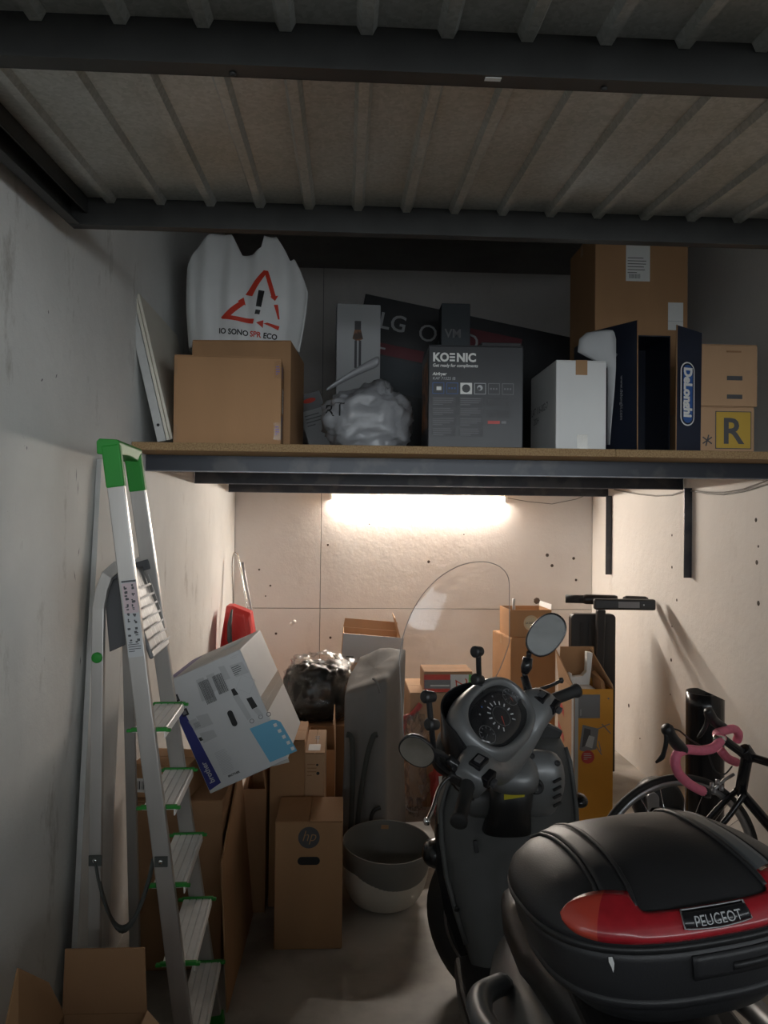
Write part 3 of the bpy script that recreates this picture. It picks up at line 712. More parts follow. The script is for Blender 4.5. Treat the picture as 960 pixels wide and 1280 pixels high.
# tall brown box
y = 3.68
t, w_, d_, h_ = carton('tall_box', 'tall brown cardboard box with two white labels behind the coffee machine carton', X(744,y,360), X(860,y,360), y, .42, DZ, 1.14, 'card', 0, tape='tape')
Ff = fmat('front', w_, d_, h_); mb = PB(); s_ = w_/116; zp = lambda v: Z(v, y)-DZ
mb.rect(Ff, 38*s_, zp(343), 30*s_, 44*s_, 0)
lines(mb, Ff, 40*s_, zp(314), 24*s_, 6, 3.6*s_, .9*s_, 1, .0016); bars(mb, Ff, 42*s_, zp(339.5), 14*s_, 5.5*s_, 1, 14)
mb.build('shipping_label', [M['label'], M['dgrey']], t)
PB().rect(Ff, 91*s_, zp(404), 19*s_, 34*s_, 0).rect(Ff, 91*s_, zp(393), 19*s_, .6*s_, 1, .0016).build('small_label', [M['label'], M['lgrey']], t)
# ================================================================ step ladder
nb, nt_ = V((-.368, 2.055, 0)), V((-.614, 2.10, 1.70))
fb, ft_ = V((-.388, 2.475, 0)), V((-.624, 2.355, 1.70))
ld = thing('step_ladder', 'aluminium step ladder with green top handle standing open along the left wall', 'ladder', (-.52, 2.25, 0))
O = V(ld.location); l_ = lambda p: V(p)-O
def rail(a, b, wide, thin, name='rail', mt='alu'):
    d = (b-a); return MB().bar(l_(a), l_(b), wide, thin, (1, 0, .12), 0).build(name, M[mt], ld, bevel=.003)
for a, b in ((nb, nt_), (fb, ft_)): rail(a, b, .046, .021)
# label strip on the near rail
def on(a, b, z): return a.lerp(b, z/(b-a).z if False else (z-a.z)/(b.z-a.z))
dn = (nt_-nb).normalized(); side = V((1, 0, .12)).normalized()
zt, zb_ = 1.438, 1.235
lp = on(nb, nt_, zb_)
Fm = frame(lp+V((0,-.0125,0))-O, (1,0,.12), dn)
Ll = (zt-zb_)/dn.z
mb = PB().rect(Fm, -.020, 0, .040, Ll, 0)
mb.rect(Fm, -.019, Ll-.006, .038, .005, 2, .0016).rect(Fm, -.019, Ll*.57, .038, Ll*.39, 1, .0014)
rnd = random.Random(3)
for k in range(9):
    for c in (-.016, .002):
        z0 = Ll*.93-k*Ll*.088-.008
        for q in range(3): mb.rect(Fm, c+rnd.uniform(0, .006), z0+rnd.uniform(-.004, .006), rnd.uniform(.002, .008), rnd.uniform(.002, .007), 2, .0018)
lines(mb, Fm, -.017, Ll*.16, .034, 4, .006, .002, 2, .0016)
mb.build('pictogram_label', [M['lgrey'], mat('label_pink', (.50,.40,.42), .6), M['dgrey']], ld)
# green handle
for a, b in ((nb, nt_), (fb, ft_)):
    p0, p1 = on(a, b, 1.685), on(a, b, 1.80)
    MB().bar(l_(p0), l_(p1), .049, .027, (1, 0, .12)).build('handle_post', M['green'], ld, bevel=.005)
p0, p1 = on(nb, nt_, 1.80)+V((-.004, -.012, .0)), on(fb, ft_, 1.80)+V((-.004, .012, .0))
rows = []
for i in range(9):
    s = i/8; p = l_(p0.lerp(p1, s)); dr = .018*(1-math.sin(math.pi*s)*.55)+.008
    rows.append([p+V((x, 0, z)) for x, z in ((-.030,-dr),(.024,-dr-.004),(.030,.006),(.024,.014),(-.025,.016),(-.032,.008))])
MB().loft(rows, sm=False).build('top_handle', M['green'], ld, bevel=.003)
# treads
for k in range(5):
    z = .205*(k+1)+.01
    a, b = on(nb, nt_, z), on(fb, ft_, z)
    a = a+V((.002, .010, 0)); b = b+V((.004, -.010, 0)); d = b-a
    Ft = frame(l_(a), d, V((1, 0, 0)))          # x along the tread, y = -depth..., z up/down
    Fz = Ft.to_3x3() @ V((0, 0, 1)); sg = 1 if Fz.z > 0 else -1
    mb = MB()
    prof = [(-.042,0),(-.040,.004)]
    y = -.040
    for gk in range(4):
        prof += [(y+.0165,.004),(y+.0172,.001),(y+.0188,.001),(y+.0195,.004)]; y += .0195
    prof += [(.042,.004),(.044,.001),(.044,-.020),(.041,-.020),(.041,-.004),(-.042,-.004)]
    Lt = d.length
    rows = [[V((xx, p, q*sg)) for p, q in prof] for xx in (0, Lt)]
    mb.loft(rows, sm=False, M=Ft); tr = mb.build('tread', M['alu2'], ld)
    for xx in (-.002, Lt-.010):
        MB().box((xx, -.047, -.003*sg if sg > 0 else -.0075), (xx+.012, .049, .0075 if sg > 0 else .003), M=Ft).box((xx, -.058, -.004), (xx+.012, -.044, .004), M=Ft).box((xx, .045, -.004), (xx+.012, .058, .004), M=Ft).build('tread_cap', M['green'], tr, bevel=.002)
# rear legs
rn0, rn1 = V((-.628, 2.03, 0)), V((-.655, 2.105, 1.36))
rf0, rf1 = V((-.640, 2.50, 0)), V((-.655, 2.372, 1.36))
for a, b, rp in ((rn0, rn1, on(nb, nt_, 1.475)), (rf0, rf1, on(fb, ft_, 1.475))):
    path = [a, b, b+V((.008, 0, .05)), b+V((.022, 0, .09)), b.lerp(rp, .72)+V((-.004, 0, .03)), rp+V((-.005, 0, -.005))]
    path = [l_(p) for p in path]
    rows = []
    for i, p in enumerate(path):
        t = (path[min(i+1, len(path)-1)]-path[max(i-1, 0)]).normalized(); n = V((0, 1, 0)); q = t.cross(n).normalized()
        hw_ = .0155
        rows.append([p-q*hw_-n*.010, p+q*hw_-n*.010, p+q*hw_+n*.010, p-q*hw_+n*.010])
    MB().loft(rows, sm=False).build('rear_leg', M['alu'], ld, bevel=.002)
    MB().bar(l_(a+V((0,0,.0))), l_(a+V((0,0,.03))), .038, .026, (1,0,0)).build('rubber_foot', M['bplast'], ld)
for a in (nb, fb): MB().bar(l_(a), l_(a+(nt_-nb).normalized()*.04), .058, .03, (1,0,.12)).build('rubber_foot', M['green'], ld, bevel=.003)
p = rn0.lerp(rn1, .905)
MB().lathe([(.012,-.002),(.0145,.0),(.0145,.003),(.011,.005),(.001,.005)], 16, M=frame(l_(p)+V((0,-.0105,0)), (1,0,0), (0,0,1))).build('pivot_cap', M['green'], ld)
# platform folded down
pa, pb = on(nb, nt_, 1.46), on(fb, ft_, 1.46)
pa, pb = pa+V((-.015, .018, 0)), pb+V((-.015, -.018, 0))
dn2 = V((.085, -.0, -.235))
A_, B_ = l_(pa), l_(pb)
C_, D_ = B_+dn2, A_+dn2+V((0,0,0))
n = (B_-A_).cross(dn2).normalized()
mb = MB().hexa([A_, B_, C_, D_, A_+n*.012, B_+n*.012, C_+n*.012, D_+n*.012]); 
plat = mb.build('platform', M['platform'], ld, bevel=.004)
Fp = frame(D_, B_-A_, A_-D_); Lx, Ly = (B_-A_).length, dn2.length
sgn = 1 if n.dot(Fp.to_3x3() @ V((0,0,1))) < 0 else 1
mb = PB()
hx = [at(129,722,2.135), at(158,722,2.135), at(158,722,2.145), at(129,722,2.145), at(137,815,2.125), at(157,806,2.125), at(157,806,2.135), at(137,815,2.135)]
MB().hexa([l_(p) for p in hx[4:]+hx[:4]]).build('platform_support', M['dgrey'], ld, bevel=.002)
for off in (.0135, -.0015):
    for k in range(7): mb.rect(Fp, .03, .02+k*.028, Lx-.06, .006, 0, off)
    for k in range(5): mb.rect(Fp, .02+k*.05, .02, .004, Ly-.05, 0, off)
mb.build('tread_ribs', M['lgrey'], plat)
for q in (A_, B_):
    MB().bar(q+V((-.035,0,-.01)), q+V((.02,0,.006)), .03, .008, (0,0,1)).build('hinge', M['dgrey'], ld, bevel=.002)
# opening strap
p0, p1 = rn0.lerp(rn1, .520)+V((.004,-.014,0)), on(nb, nt_, .700)+V((-.024,-.002,0))
rows = []
for i in range(17):
    s = i/16; p = l_(p0.lerp(p1, s)); p.z -= .175*math.sin(math.pi*s)**.8*(1 if s < .8 else 1); p.y -= .01*math.sin(math.pi*s)
    rows.append([p+V((-.003,-.010,.006)), p+V((-.003,.010,.006)), p+V((.003,.010,-.006)), p+V((.003,-.010,-.006))])
MB().loft(rows).build('strap', M['strap'], ld)
for p in (p0, on(nb, nt_, .700)):
    q = l_(p); q.y = l_(p).y-.0135 if p is not p0 else l_(p0).y
    MB().box(q+V((-.018,-.002,-.014)), q+V((.016,.001,.014))).build('strap_plate', M['strap'], ld, bevel=.001)
    MB().lathe([(.006,0),(.006,.002),(.003,.003),(.0005,.003)], 12, M=frame(q+V((-.002,-.002,0)), (1,0,0), (0,0,1))).build('rivet', M['chrome'], ld)
# white board leaning on wall behind the ladder
wbp = thing('white_board', 'long white board leaning on the left wall behind the step ladder', 'board', (-.80, 2.45, 0))
o = V(wbp.location)
bl = V((-.775, 2.30, .0)); br_ = V((-.775, 2.63, .055)); tl = V((XL+.018, 2.615, 1.80)); tr_ = V((XL+.018, 2.945, 1.83))
n = V((-.016, 0, 0))
MB().hexa([bl-o, br_-o, br_+n-o, bl+n-o, tl-o, tr_-o, tr_+n-o, tl+n-o]).build('panel', M['wall_l'], wbp, bevel=.001)
MB().bar(bl-o+V((-.008,-.001,.0)), tl-o+V((-.008,-.001,0)), .016, .002, (1,0,0)).build('edge_strip', M['greyedge'], wbp)
MB().bar(br_-o+V((-.008,.001,.0)), tr_-o+V((-.008,.001,0)), .016, .002, (1,0,0)).build('edge_strip', M['greyedge'], wbp)

# ================================================================ open carton, bottom left
t, w_, d_, h_ = open_carton('open_carton', 'open brown cardboard carton at the foot of the ladder by the left wall', -.648, -.452, 1.60, .26, 0, .435, [('back', -2, .155), ('front', 120, .08)], 'card2', 'card2')
o = V(t.location)
b_ = [V((.098,.13,.435)), V((.098,-.13,.435)), V((.20,-.10,.37)), V((.165,.10,.385))]
n = V((0,0,.004)); MB().hexa([*b_, *[p+n for p in b_]]).build('flap', M['cardin'], t)
q = [V((-.098,.13,.435)), V((-.098,-.13,.435)), V((-.142,-.125,.48)), V((-.165,.03,.60)), V((-.128,.11,.52))]
n = V((.004,0,.0)); MB().add(q+[p+n for p in q], [(0,1,2,3,4),(9,8,7,6,5),(0,5,6,1),(1,6,7,2),(2,7,8,3),(3,8,9,4),(4,9,5,0)]).build('flap', M['card'], t)
bot = thing('white_bottle', 'pale blue-white bottle top poking out of the open carton by the left wall', 'bottle', (-.585, 1.69, .005))
Mt = Matrix.Rotation(R(12), 4, 'Y')
MB().lathe([(.034,0),(.036,.02),(.036,.32),(.033,.36),(.018,.395),(.016,.405)], 20, M=Mt).build('body', mat('pale_blue_plastic', (.50,.58,.62), .4), bot)
MB().lathe([(.018,.40),(.019,.405),(.019,.428),(.0165,.434),(.001,.434)], 20, M=Mt).build('cap', mat('pale_blue_cap', (.60,.66,.68), .4), bot)

# ================================================================ left pile
CB = 'cardboard_box'
t, w_, d_, h_ = carton(CB, 'tall brown carton standing against the left wall behind the ladder, under the printer box', -.74, -.42, 2.78, .36, 0, .60, 'card2', tape=None)
t, w_, d_, h_ = carton(CB, 'small flat carton lying on the tall one, seen through the ladder', -.74, -.53, 2.80, .2, .601, .12, 'card', -8, tape=None)
mb = PB(); F_ = fmat('front', w_, d_, h_); mb.rect(F_, .02, .02, .07, .05, 0); bars(mb, F_, .025, .03, .06, .03, 1, 12); mb.build('label', [M['label'], M['dgrey']], t)
hb = thing('hardboard_sheet', 'thin brown hardboard sheet on edge leaning along the left pile of cartons', 'board', (-.395, 3.0, 0))
p = [V((.035,-.46,0)), V((.045,.16,0)), V((.04,.16,0)), V((.03,-.46,0)), V((-.004,-.36,.44)), V((-.012,.16,.62)), V((-.017,.16,.62)), V((-.009,-.36,.44))]
MB().hexa(p).build('sheet', M['card'], hb)
# printer box
pc = at(262.7, 994, 2.78)
w_, h_, d_ = .302, .430, .50
t = thing('printer_box', 'white printer carton with blue band tipped over on the pile of brown boxes', 'box', pc+V((0,.0,.004)), (0, -R(24.2), R(-2.0)))
MB().box((0,0,0), (w_,d_,h_)).build('body', M['whitep'], t, bevel=.004)
Ff = frame((0,0,0),(1,0,0),(0,0,1)); Fr = frame((w_,0,0),(0,1,0),(0,0,1)); Ftp = frame((0,0,h_),(1,0,0),(0,1,0)); Fl = frame((0,d_,0),(0,-1,0),(0,0,1))
# flat print; face coords from photo crop (front TL(45,358) TR(440,180) BL(220,978))
ex, ey = V((395,-178)), V((175,620))
def fc(u, v):
    r = V((u-45, v-358)); det = ex.x*ey.y-ex.y*ey.x
    a = (r.x*ey.y-r.y*ey.x)/det; b = (ex.x*r.y-ex.y*r.x)/det
    return (a*w_, (1-b)*h_)
mb = PB()
P = lambda *q: [fc(*p) for p in q]
mb.poly(Ff, [(.003,.012),(.052,.022),(.030,.335),(.003,.350)], 0)
mb.text(Ff, 'brother', .028, .034, .034, 4, bold=.02, rot=92, sx=.9)
mb.poly(Ff, P((445,622),(560,576),(580,578),(600,590),(665,752),(527,812)), 2)
for k in range(5): mb.rect(Ff, *[a-.006 for a in fc(572+k*18, 606+k*33)], .012, .012, 1, .0016)
lines(mb, Ff, *fc(520,720), .05, 8, .008, .003, 6, .0016)
for (u, v) in ((86,408),(103,444),(121,482),(140,522)):
    x_, z_ = fc(u, v); mb.rect(Ff, x_-.013, z_-.013, .025, .026, 3).rect(Ff, x_-.007, z_-.007, .013, .014, 5, .0016)
for (a, b, c, d) in (((210,345),(248,330),(290,440),(228,465)), ((262,322),(300,306),(326,392),(285,418))):
    mb.poly(Ff, P(a,b,c,d), 4)
x_, z_ = fc(200, 352); bars(mb, Ff, x_+.012, z_-.095, .038, .085, 3, 18, .0016); bars(mb, Ff, x_+.065, z_-.08, .038, .07, 3, 16, .0016)
mb.poly(Ff, P((375,402),(392,394),(410,430),(385,438)), 3).poly(Ff, P((445,455),(472,445),(496,500),(468,515)), 3).poly(Ff, P((380,440),(408,430),(462,560),(440,575)), 4).poly(Ff, P((470,515),(495,504),(520,545),(498,560)), 4)
for (u, v) in ((460,580),(505,558),(545,545)): mb.ring(Ff @ Matrix.Translation((*fc(u, v), 0)), .006, .0085, 14, 5)
mb.poly(Ff, P((325,275),(355,268),(380,340),(352,350)), 4).poly(Ff, P((380,270),(445,248),(470,310),(405,335)), 4); lines(mb, Ff, *fc(388,285), .035, 5, .007, .002, 3, .0017)
mb.ring(Ff @ Matrix.Translation((*fc(450,375), 0)), .036, .0375, 4, 4)
mb.poly(Ff, P((192,545),(250,530),(272,590),(215,612)), 4).poly(Ff, P((150,572),(190,556),(215,610),(178,625)), 4).poly(Ff, P((200,640),(270,622),(285,660),(215,695)), 4).poly(Ff, P((192,665),(208,660),(216,678),(200,684)), 3)
bars(mb, Ff, fc(165,580)[0]+.006, fc(165,580)[1]-.025, .022, .02, 5, 10, .0017, False)
lines(mb, Ff, *fc(262,755), .05, 16, .0055, .002, 4, .0016, 4)
mb.text(Ff, 'BROTHER', .010, *fc(318,888), 3, bold=.04); lines(mb, Ff, *fc(390,225), .04, 2, .006, .0015, 4)
# top face: purple band on the left, faint print
mb.poly(Ftp, [(.004,.02),(.05,.02),(.05,d_-.05),(.004,d_-.05)], 7); lines(mb, Ftp, .07, d_*.5, .14, 6, .05, .012, 4, .0016, 8); mb.rect(Ftp, .17, .25, .08, .16, 8)
mb.build('printed_face', [M['dblue'], M['label'], M['lblue'], M['black'], M['lgrey'], M['mgrey'], M['lblue'], M['purple'], mat('print_pale_blue', (.38,.48,.52), .6)], t)
x_, z_ = fc(367, 562)
MB().prism([(.010*math.cos(R(a))*1, .020+.010*math.sin(R(a))) for a in range(0,181,20)] + [(.010*math.cos(R(a)), -.020+.010*math.sin(R(a))) for a in range(180,361,20)], .0004, .0022, 0, Ff @ Matrix.Translation((x_, z_, 0))).build('hand_slot', M['black'], t)
MB().box((w_+.0004, 0, h_/2-.03), (w_+.0014, d_, h_/2+.03)).build('clear_tape', M['ctape'], t)
MB().box((w_+.0002, .002, h_*.5-.0012), (w_+.0008, d_-.002, h_*.5+.0012)).build('seam', M['lgrey'], t)
# cartons below it
t, w_, d_, h_ = carton(CB, 'brown carton with a white address label just below the printer box', X(337,3.22,970), X(381,3.22,970), 3.22, .3, 0, .69, 'card', rot=(0, 0, 0), tape=None)
mb = PB(); F_ = fmat('front', w_, d_, h_); Fq = F_ @ Matrix.Translation((.008, h_-.11, 0)) @ Matrix.Rotation(R(14), 4, 'Z'); mb.rect(Fq, 0, 0, .075, .07, 0); bars(mb, Fq, .03, .015, .025, .04, 1, 14, .0016, False); lines(mb, Fq, .008, .055, .018, 5, .009, .003, 1, .0016); mb.build('address_label', [M['label'], M['dgrey']], t)
t, w_, d_, h_ = open_carton('open_carton', 'open cardboard carton in deep shadow between tall carton and HP box', -.405, X(337,3.2,990)-.012, 3.18, .34, 0, .50, [('right', -8, .08), ('back', 20, .06)], 'card2', 'card')
t, w_, d_, h_ = carton(CB, 'narrow upright cardboard box with a small white sticker behind the HP box', X(381,3.22,960), X(406,3.22,960), 3.22, .36, 0, Z(941,3.22,393), 'card3', tape=None, seam='y')
mb = PB(); F_ = fmat('front', w_, d_, h_); Ft_ = fmat('top', w_, d_, h_); mb.rect(Ft_, .012, .03, .05, .09, 0).rect(Ft_, w_*.42, .2, .02, .012, 1).rect(Ft_, w_*.42, .23, .02, .012, 1).rect(Ft_, w_*.55, .13, .004, .1, 1); lines(mb, F_, .01, h_-.05, .04, 4, .015, .004, 2); mb.disc(F_ @ Matrix.Translation((w_*.62, h_-.05, 0)), .005, 10, 1).disc(F_ @ Matrix.Translation((w_*.66, h_-.085, 0)), .007, 10, 1)
mb.build('sticker', [M['lgrey'], M['black'], M['card2']], t)
# HP box
y = 2.90
t, w_, d_, h_ = carton('computer_box', 'brown computer carton with round dark logo and hand slot on the floor in front', X(343,y,1100), X(428,y,1100), y, .26, 0, Z(1026,y), 'card', 0, tape=None, seam='y')
F_ = fmat('front', w_, d_, h_); s_ = w_/85; mb = PB(); c_ = F_ @ Matrix.Translation((42.5*s_, h_-20*s_, 0))
mb.disc(c_, 13.5*s_, 32, 0).text(c_, 'hp', 19*s_, -9.3*s_, -4.2*s_, 1, .002, bold=-.01, shear=.3, sx=.95)
mb.build('round_logo', [M['dgrey'], M['card']], t)
MB().prism([(9*s_+5*s_*math.cos(R(a)), 5*s_*math.sin(R(a))) for a in range(-90,91,20)] + [(-9*s_+5*s_*math.cos(R(a)), 5*s_*math.sin(R(a))) for a in range(90,271,20)], .0004, .002, 0, F_ @ Matrix.Translation((42.5*s_, h_-49*s_, 0))).build('hand_slot', M['black'], t)
# carton under black bag
t, w_, d_, h_ = open_carton('open_carton', 'open cardboard carton standing behind the narrow upright box, half in shadow', -.17, -.03, 3.72, .42, 0, .50, [('right', -3, .12)], 'card', 'card')
bb = thing('black_bag', 'full black bag wrapped in shiny clear plastic on the back cartons', 'bag', (-.11, 4.24, .50))
tag(MB().box((-.30, 4.17, 0), (.06, 4.60, .497)).build('cardboard_box', M['card2'], None, bevel=.004), 'plain brown cardboard carton under the black bag near the back wall', 'box')
bb.location = (-.125, 4.38, .498)
mb = MB(); blob(mb, (0, 0, .150), (.180, .19, .165), 48, 30, .03, 1.6, 5, -.86, 3.0); mb.build('bag', M['bagb'], bb)
mb = MB(); blob(mb, (0, -.005, .157), (.192, .20, .182), 64, 40, .04, 2.3, 8, -.84, 3.0); mb.build('clear_wrap', M['film'], bb)
# pieces against the back wall
y = 4.95
t, w_, d_, h_ = open_carton('open_carton', 'open carton with a grey front panel tilted near the back wall', X(425,y,810), X(497,y,810), y, .3, .62, .25, [('back', 4, .06), ('right', -20, .13)], 'card3', 'card3', rot=(0, R(4.5), 0))
MB().box((-w_/2+.002, -d_/2-.010, .07), (w_/2+.02, -d_/2-.003, h_+.0)).build('grey_panel', M['lgrey'], t)
mb = PB().rect(frame((-w_/2, -d_/2-.011, 0), (1,0,0), (0,0,1)), .03, .10, .05, .008, 0); mb.build('print', M['dgrey'], t)
tag(MB().box((X(424,5)-.03, 4.93, 0), (X(497,5)+.02, 5.3, .605)).build('cardboard_box', M['card2'], None, bevel=.004), 'plain brown carton carrying the grey-fronted open one near the back wall', 'box')
p = at(417, 831, 5.0)
# red trolley in the corner
rt = thing('hand_trolley', 'red plastic trolley with thin chrome handle in the back left corner', 'trolley', (-.70, 5.1, 0))
o = V(rt.location); q = lambda u, v, y: at(u, v, y)-o
def chain(pts, n=6):
    # catmull-rom
    pts = [V(p) for p in pts]; out = []; P_ = [pts[0]]+pts+[pts[-1]]
    for i in range(1, len(P_)-2):
        for k in range(n):
            t = k/n; a, b, c, d = P_[i-1:i+3]
            out.append(.5*((2*b)+(c-a)*t+(2*a-5*b+4*c-d)*t*t+(3*b-a-3*c+d)*t**3))
    return out+[pts[-1]]
path = chain([q(291,790,5.3), q(291,740,5.35), q(290,705,5.4), q(292,692,5.42), q(296,693,5.42), q(299,703,5.4), q(309,760,5.3), q(314,790,5.25), q(322,850,5.2)])
MB().tube(path, .006, 8).build('chrome_handle', M['chrome'], rt)
MB().tube([q(303,703,5.44), q(307,726,5.42), q(319,785,5.3), q(330,850,5.2)], [.010,.010,.006,.006], 8).build('side_rod', M['steel'], rt)
a = [q(283,757,5.05), q(290,757,5.04), q(313,766,5.0), q(318,800,4.98), q(330,905,4.96), q(264,905,4.98), q(276,800,5.02)]
rows = [[p+V((0, .0, 0)) for p in a], [p+V((0,.13,0)) for p in a]]
for r_ in rows:
    for p in r_: p.z = max(p.z, .02); p.x = max(p.x, -.822-o.x)
cen = sum(rows[0], V((0,0,0)))/7
rows.insert(0, [cen+(p-cen)*.86+V((0,-.03,0)) for p in a])
MB().loft(rows, sm=False).build('shell', M['redp'], rt, bevel=.006)
MB().tube([q(290,762,4.95), q(287,780,4.93), q(287,800,4.92), q(291,812,4.92)], [.006,.014,.016,.01], 8).build('grip_slot', M['dgrey'], rt)
MB().bar(q(304,768,4.93), q(309,800,4.92), .004, .006, (1,0,0)).build('moulded_rib', M['redp'], rt)
for s in (-.05, .10): MB().lathe([(.02,-.012),(.06,-.012),(.06,.012),(.02,.012)], 20, M=Matrix.Translation((s, .1, .062)) @ Matrix.Rotation(R(90), 4, 'Y')).build('wheel', M['rubber'], rt)
# ================================================================ grey covered thing
gc = thing('covered_furniture', 'tall folded item under a grey fabric cover with black straps beside the pot', 'cover', (.15, 3.75, 0))
o = V(gc.location)
foot = [V((.01,3.53,0)), V((.115,3.50,0)), V((.205,3.53,0)), V((.285,3.78,0)), V((.335,4.05,0)), V((.20,4.10,0)), V((.09,4.06,0)), V((.03,3.8,0))]
topz = [.80,.835,.85,.895,.925,.92,.88,.83]
cenf = sum(foot, V((0,0,0)))/8
rows = []; NR = 30; NP = 10
for j in range(NR+1):
    s = j/NR; ring = []
    for i in range(8):
        for k in range(NP):
            t = k/NP; a, b = foot[i], foot[(i+1) % 8]; p = a.lerp(b, t); za = topz[i]*(1-t)+topz[(i+1) % 8]*t
            fl = 1+.05*(1-s)-.035*math.sin(s*2.6)
            ang = (i+t)/8*2*math.pi
            wob = .010*math.sin(ang*5+s*3)*(1-s*.3)+.012*noise.noise(V((math.cos(ang)*2.2, math.sin(ang)*2.2, s*2.4)))
            p = cenf+(p-cenf)*(fl+wob*4*(1-s**5))
            ztop = za*s
            ring.append(V((p.x, p.y, max(.002, ztop)))-o)
    rows.append(ring)
ct = sum(rows[-1], V((0,0,0)))/len(rows[-1])
for f_, dz in ((.96,.008),(.88,.014),(.7,.016),(.5,.012),(.25,.008),(.02,.006)):
    rows.append([V((ct.x+(p.x-ct.x)*f_, ct.y+(p.y-ct.y)*f_, p.z*f_+(1-f_)*(ct.z+.2*(ct.x+(p.x-ct.x)*f_-ct.x))+dz+.012*noise.noise(V(((ct.x+(p.x-ct.x)*f_)*12, (ct.y+(p.y-ct.y)*f_)*8, 3))))) for p in rows[NR]])
MB().loft(rows, cap=True).build('fabric_cover', M['cloth'], gc)
def frontpt(u, v): return at(u, v, 3.455)-o
MB().tube(chain([frontpt(433,918), frontpt(439,922), frontpt(441,950), frontpt(440,1000), frontpt(438,1040)]), .013, 6).build('strap', M['strap'], gc)
MB().tube(chain([frontpt(472,918), frontpt(466,922), frontpt(458,950), frontpt(450,1000), frontpt(446,1040)]), .013, 6).build('strap', M['strap'], gc)
MB().tube(chain([frontpt(476,1009), frontpt(468,1013), frontpt(464,1022), frontpt(463,1040)]), .010, 6).build('strap', M['bplast'], gc)
MB().tube(chain([at(466,848,3.47)-o, at(471,853,3.455)-o, at(475,866,3.45)-o]), .005, 6).build('cord', M['cloth'], gc)
# ================================================================ nested pots
pt = at(487, 1143, 3.13); pc = V((.188, 3.25, 0))
def pot(name, label, prof, mt, loc, rot, inner):
    t = thing(name, label, 'pot', loc, rot, 'nested planters')
    MB().lathe(prof, 64, cap=True).build('bowl', mt, t)
    return t
def shell(r0, r1, h, th):
    out = [(r0*.0+.001, 0), (r0*.8, 0), (r0, .012)]
    for k in range(1, 13):
        s = k/12; out.append((r0+(r1-r0)*math.sin(s*math.pi/2)**.9, .012+(h-.012)*(1-math.cos(s*math.pi/2))**.75 if s < 1 else h))
    ins = [(r-th, max(z, th)) for r, z in out[::-1] if r > th*2]
    return out + [(r1-.001, h+.002), (r1-th+.001, h+.002)] + ins + [(.001, th)]
p1 = pot('planter_pot', 'beige outer planter bowl on the concrete floor beside the computer carton', shell(.115, .186, .175, .005), M['potw'], pc, (0,0,0), 0)
p2 = pot('planter_pot', 'dark grey planter bowl nested tilted inside the beige one', shell(.11, .187, .24, .005), M['potg'], pc+V((0, 0, .024)), (R(5), R(2), 0), 0)
MB().lathe([(.001,.05),(.06,.055),(.12,.05),(.145,.045)], 24, cap=False).build('dry_soil', M['soil'], p2)
MB().box((-.016,.1755,.205), (.016,.1775,.222)).build('sticker', M['card'], p2)
# white foam block behind the pot
wf = tag(MB().hexa([V((.31,3.53,0)),V((.43,3.56,0)),V((.43,3.74,0)),V((.31,3.72,0)),V((.31,3.53,.13)),V((.445,3.56,.14)),V((.43,3.74,.15)),V((.31,3.72,.15))]).build('foam_block', M['foam'], None, bevel=.004), 'white foam block on the floor right behind the nested pots', 'packaging')
# clear plastic bag
cb = thing('clear_bag', 'crumpled clear plastic bag hanging down beside the grey covered item', 'bag', (.40, 4.20, 0))
mb = MB(); blob(mb, (0, 0, .27), (.062, .06, .27), 28, 28, .05, 3.0, 21, -.98, 2.6); mb.build('film', M['film'], cb)
MB().tube(chain([at(501,935,4.13)-V(cb.location), at(499,960,4.12)-V(cb.location), at(501,990,4.12)-V(cb.location), at(510,1012,4.12)-V(cb.location), at(522,1015,4.12)-V(cb.location)]), .003, 6).build('zip_edge', M['lgrey'], cb)
# red bag of something
rb = thing('red_bag', 'red printed packet with a white label standing on the floor behind the scooter mirror', 'packet', (.580, 4.20, 0))
mb = MB(); blob(mb, (0, 0, .125), (.085, .05, .145), 28, 20, .02, 3.0, 31, -.85, 3.5); mb.build('packet', M['redm'], rb)
F_ = frame((-.05, -.060, .16), (1,0,.05), (0,0.15,1)); mb = PB(); mb.rect(F_, 0, 0, .085, .07, 0, .004).rect(F_, .02, .02, .045, .03, 1, .006); mb.build('packet_label', [M['label'], M['red']], rb)
# box with big red 2
y = 4.32
t, w_, d_, h_ = carton(CB, 'wide brown carton standing behind the scooter windscreen', X(512,y,900), X(604,y,900), y, .4, 0, Z(866,y,560), 'card3', tape=None)
top6 = h_; t6 = t
t, w_, d_, h_ = carton('flat_box', 'flat box with a white and red label reading 2 behind the windscreen', X(530,y,850), X(591,y,850), y+.005, .22, top6+.001, Z(840,y,560)-top6, 'card', tape=None)
F_ = fmat('front', w_, d_, h_); s_ = w_/61; mb = PB(); H = h_-4*s_
mb.rect(F_, 0, .002, w_, H, 0).rect(F_, 0, .002, 33*s_, H, 1, .0013).rect(F_, .002, H*.22, 33*s_, H*.5, 2, .0016).rect(F_, 56*s_, .002, 5*s_, H, 3, .0016).rect(F_, 8*s_, H*.35, 24*s_, H*.08, 0, .002)
mb.text(F_, '2', 22*s_, 39*s_, 17*s_, 1, .002, rot=-84, bold=-.01)
mb.build('label', [M['label'], M['red'], M['mgrey'], M['lime']], t)
rs = tag(MB().tube(chain([V((.27,4.32,.018)), at(505,905,4.30), at(512,897,4.30), at(520,888,4.30), at(526,880,4.30)]), .016, 8).build('red_strap', M['redm']), 'dark red roll leaning between the covered item and the wide brown carton', 'strap')
MB().tube(chain([at(u_, v_, 4.32-q_)-V(t6.location) for u_, v_, q_ in ((562,882,-.002),(563,876,.03),(569,871,.04),(576,874,.03),(578,882,-.002))]), .007, 8).build('carry_handle', M['red'], t6)
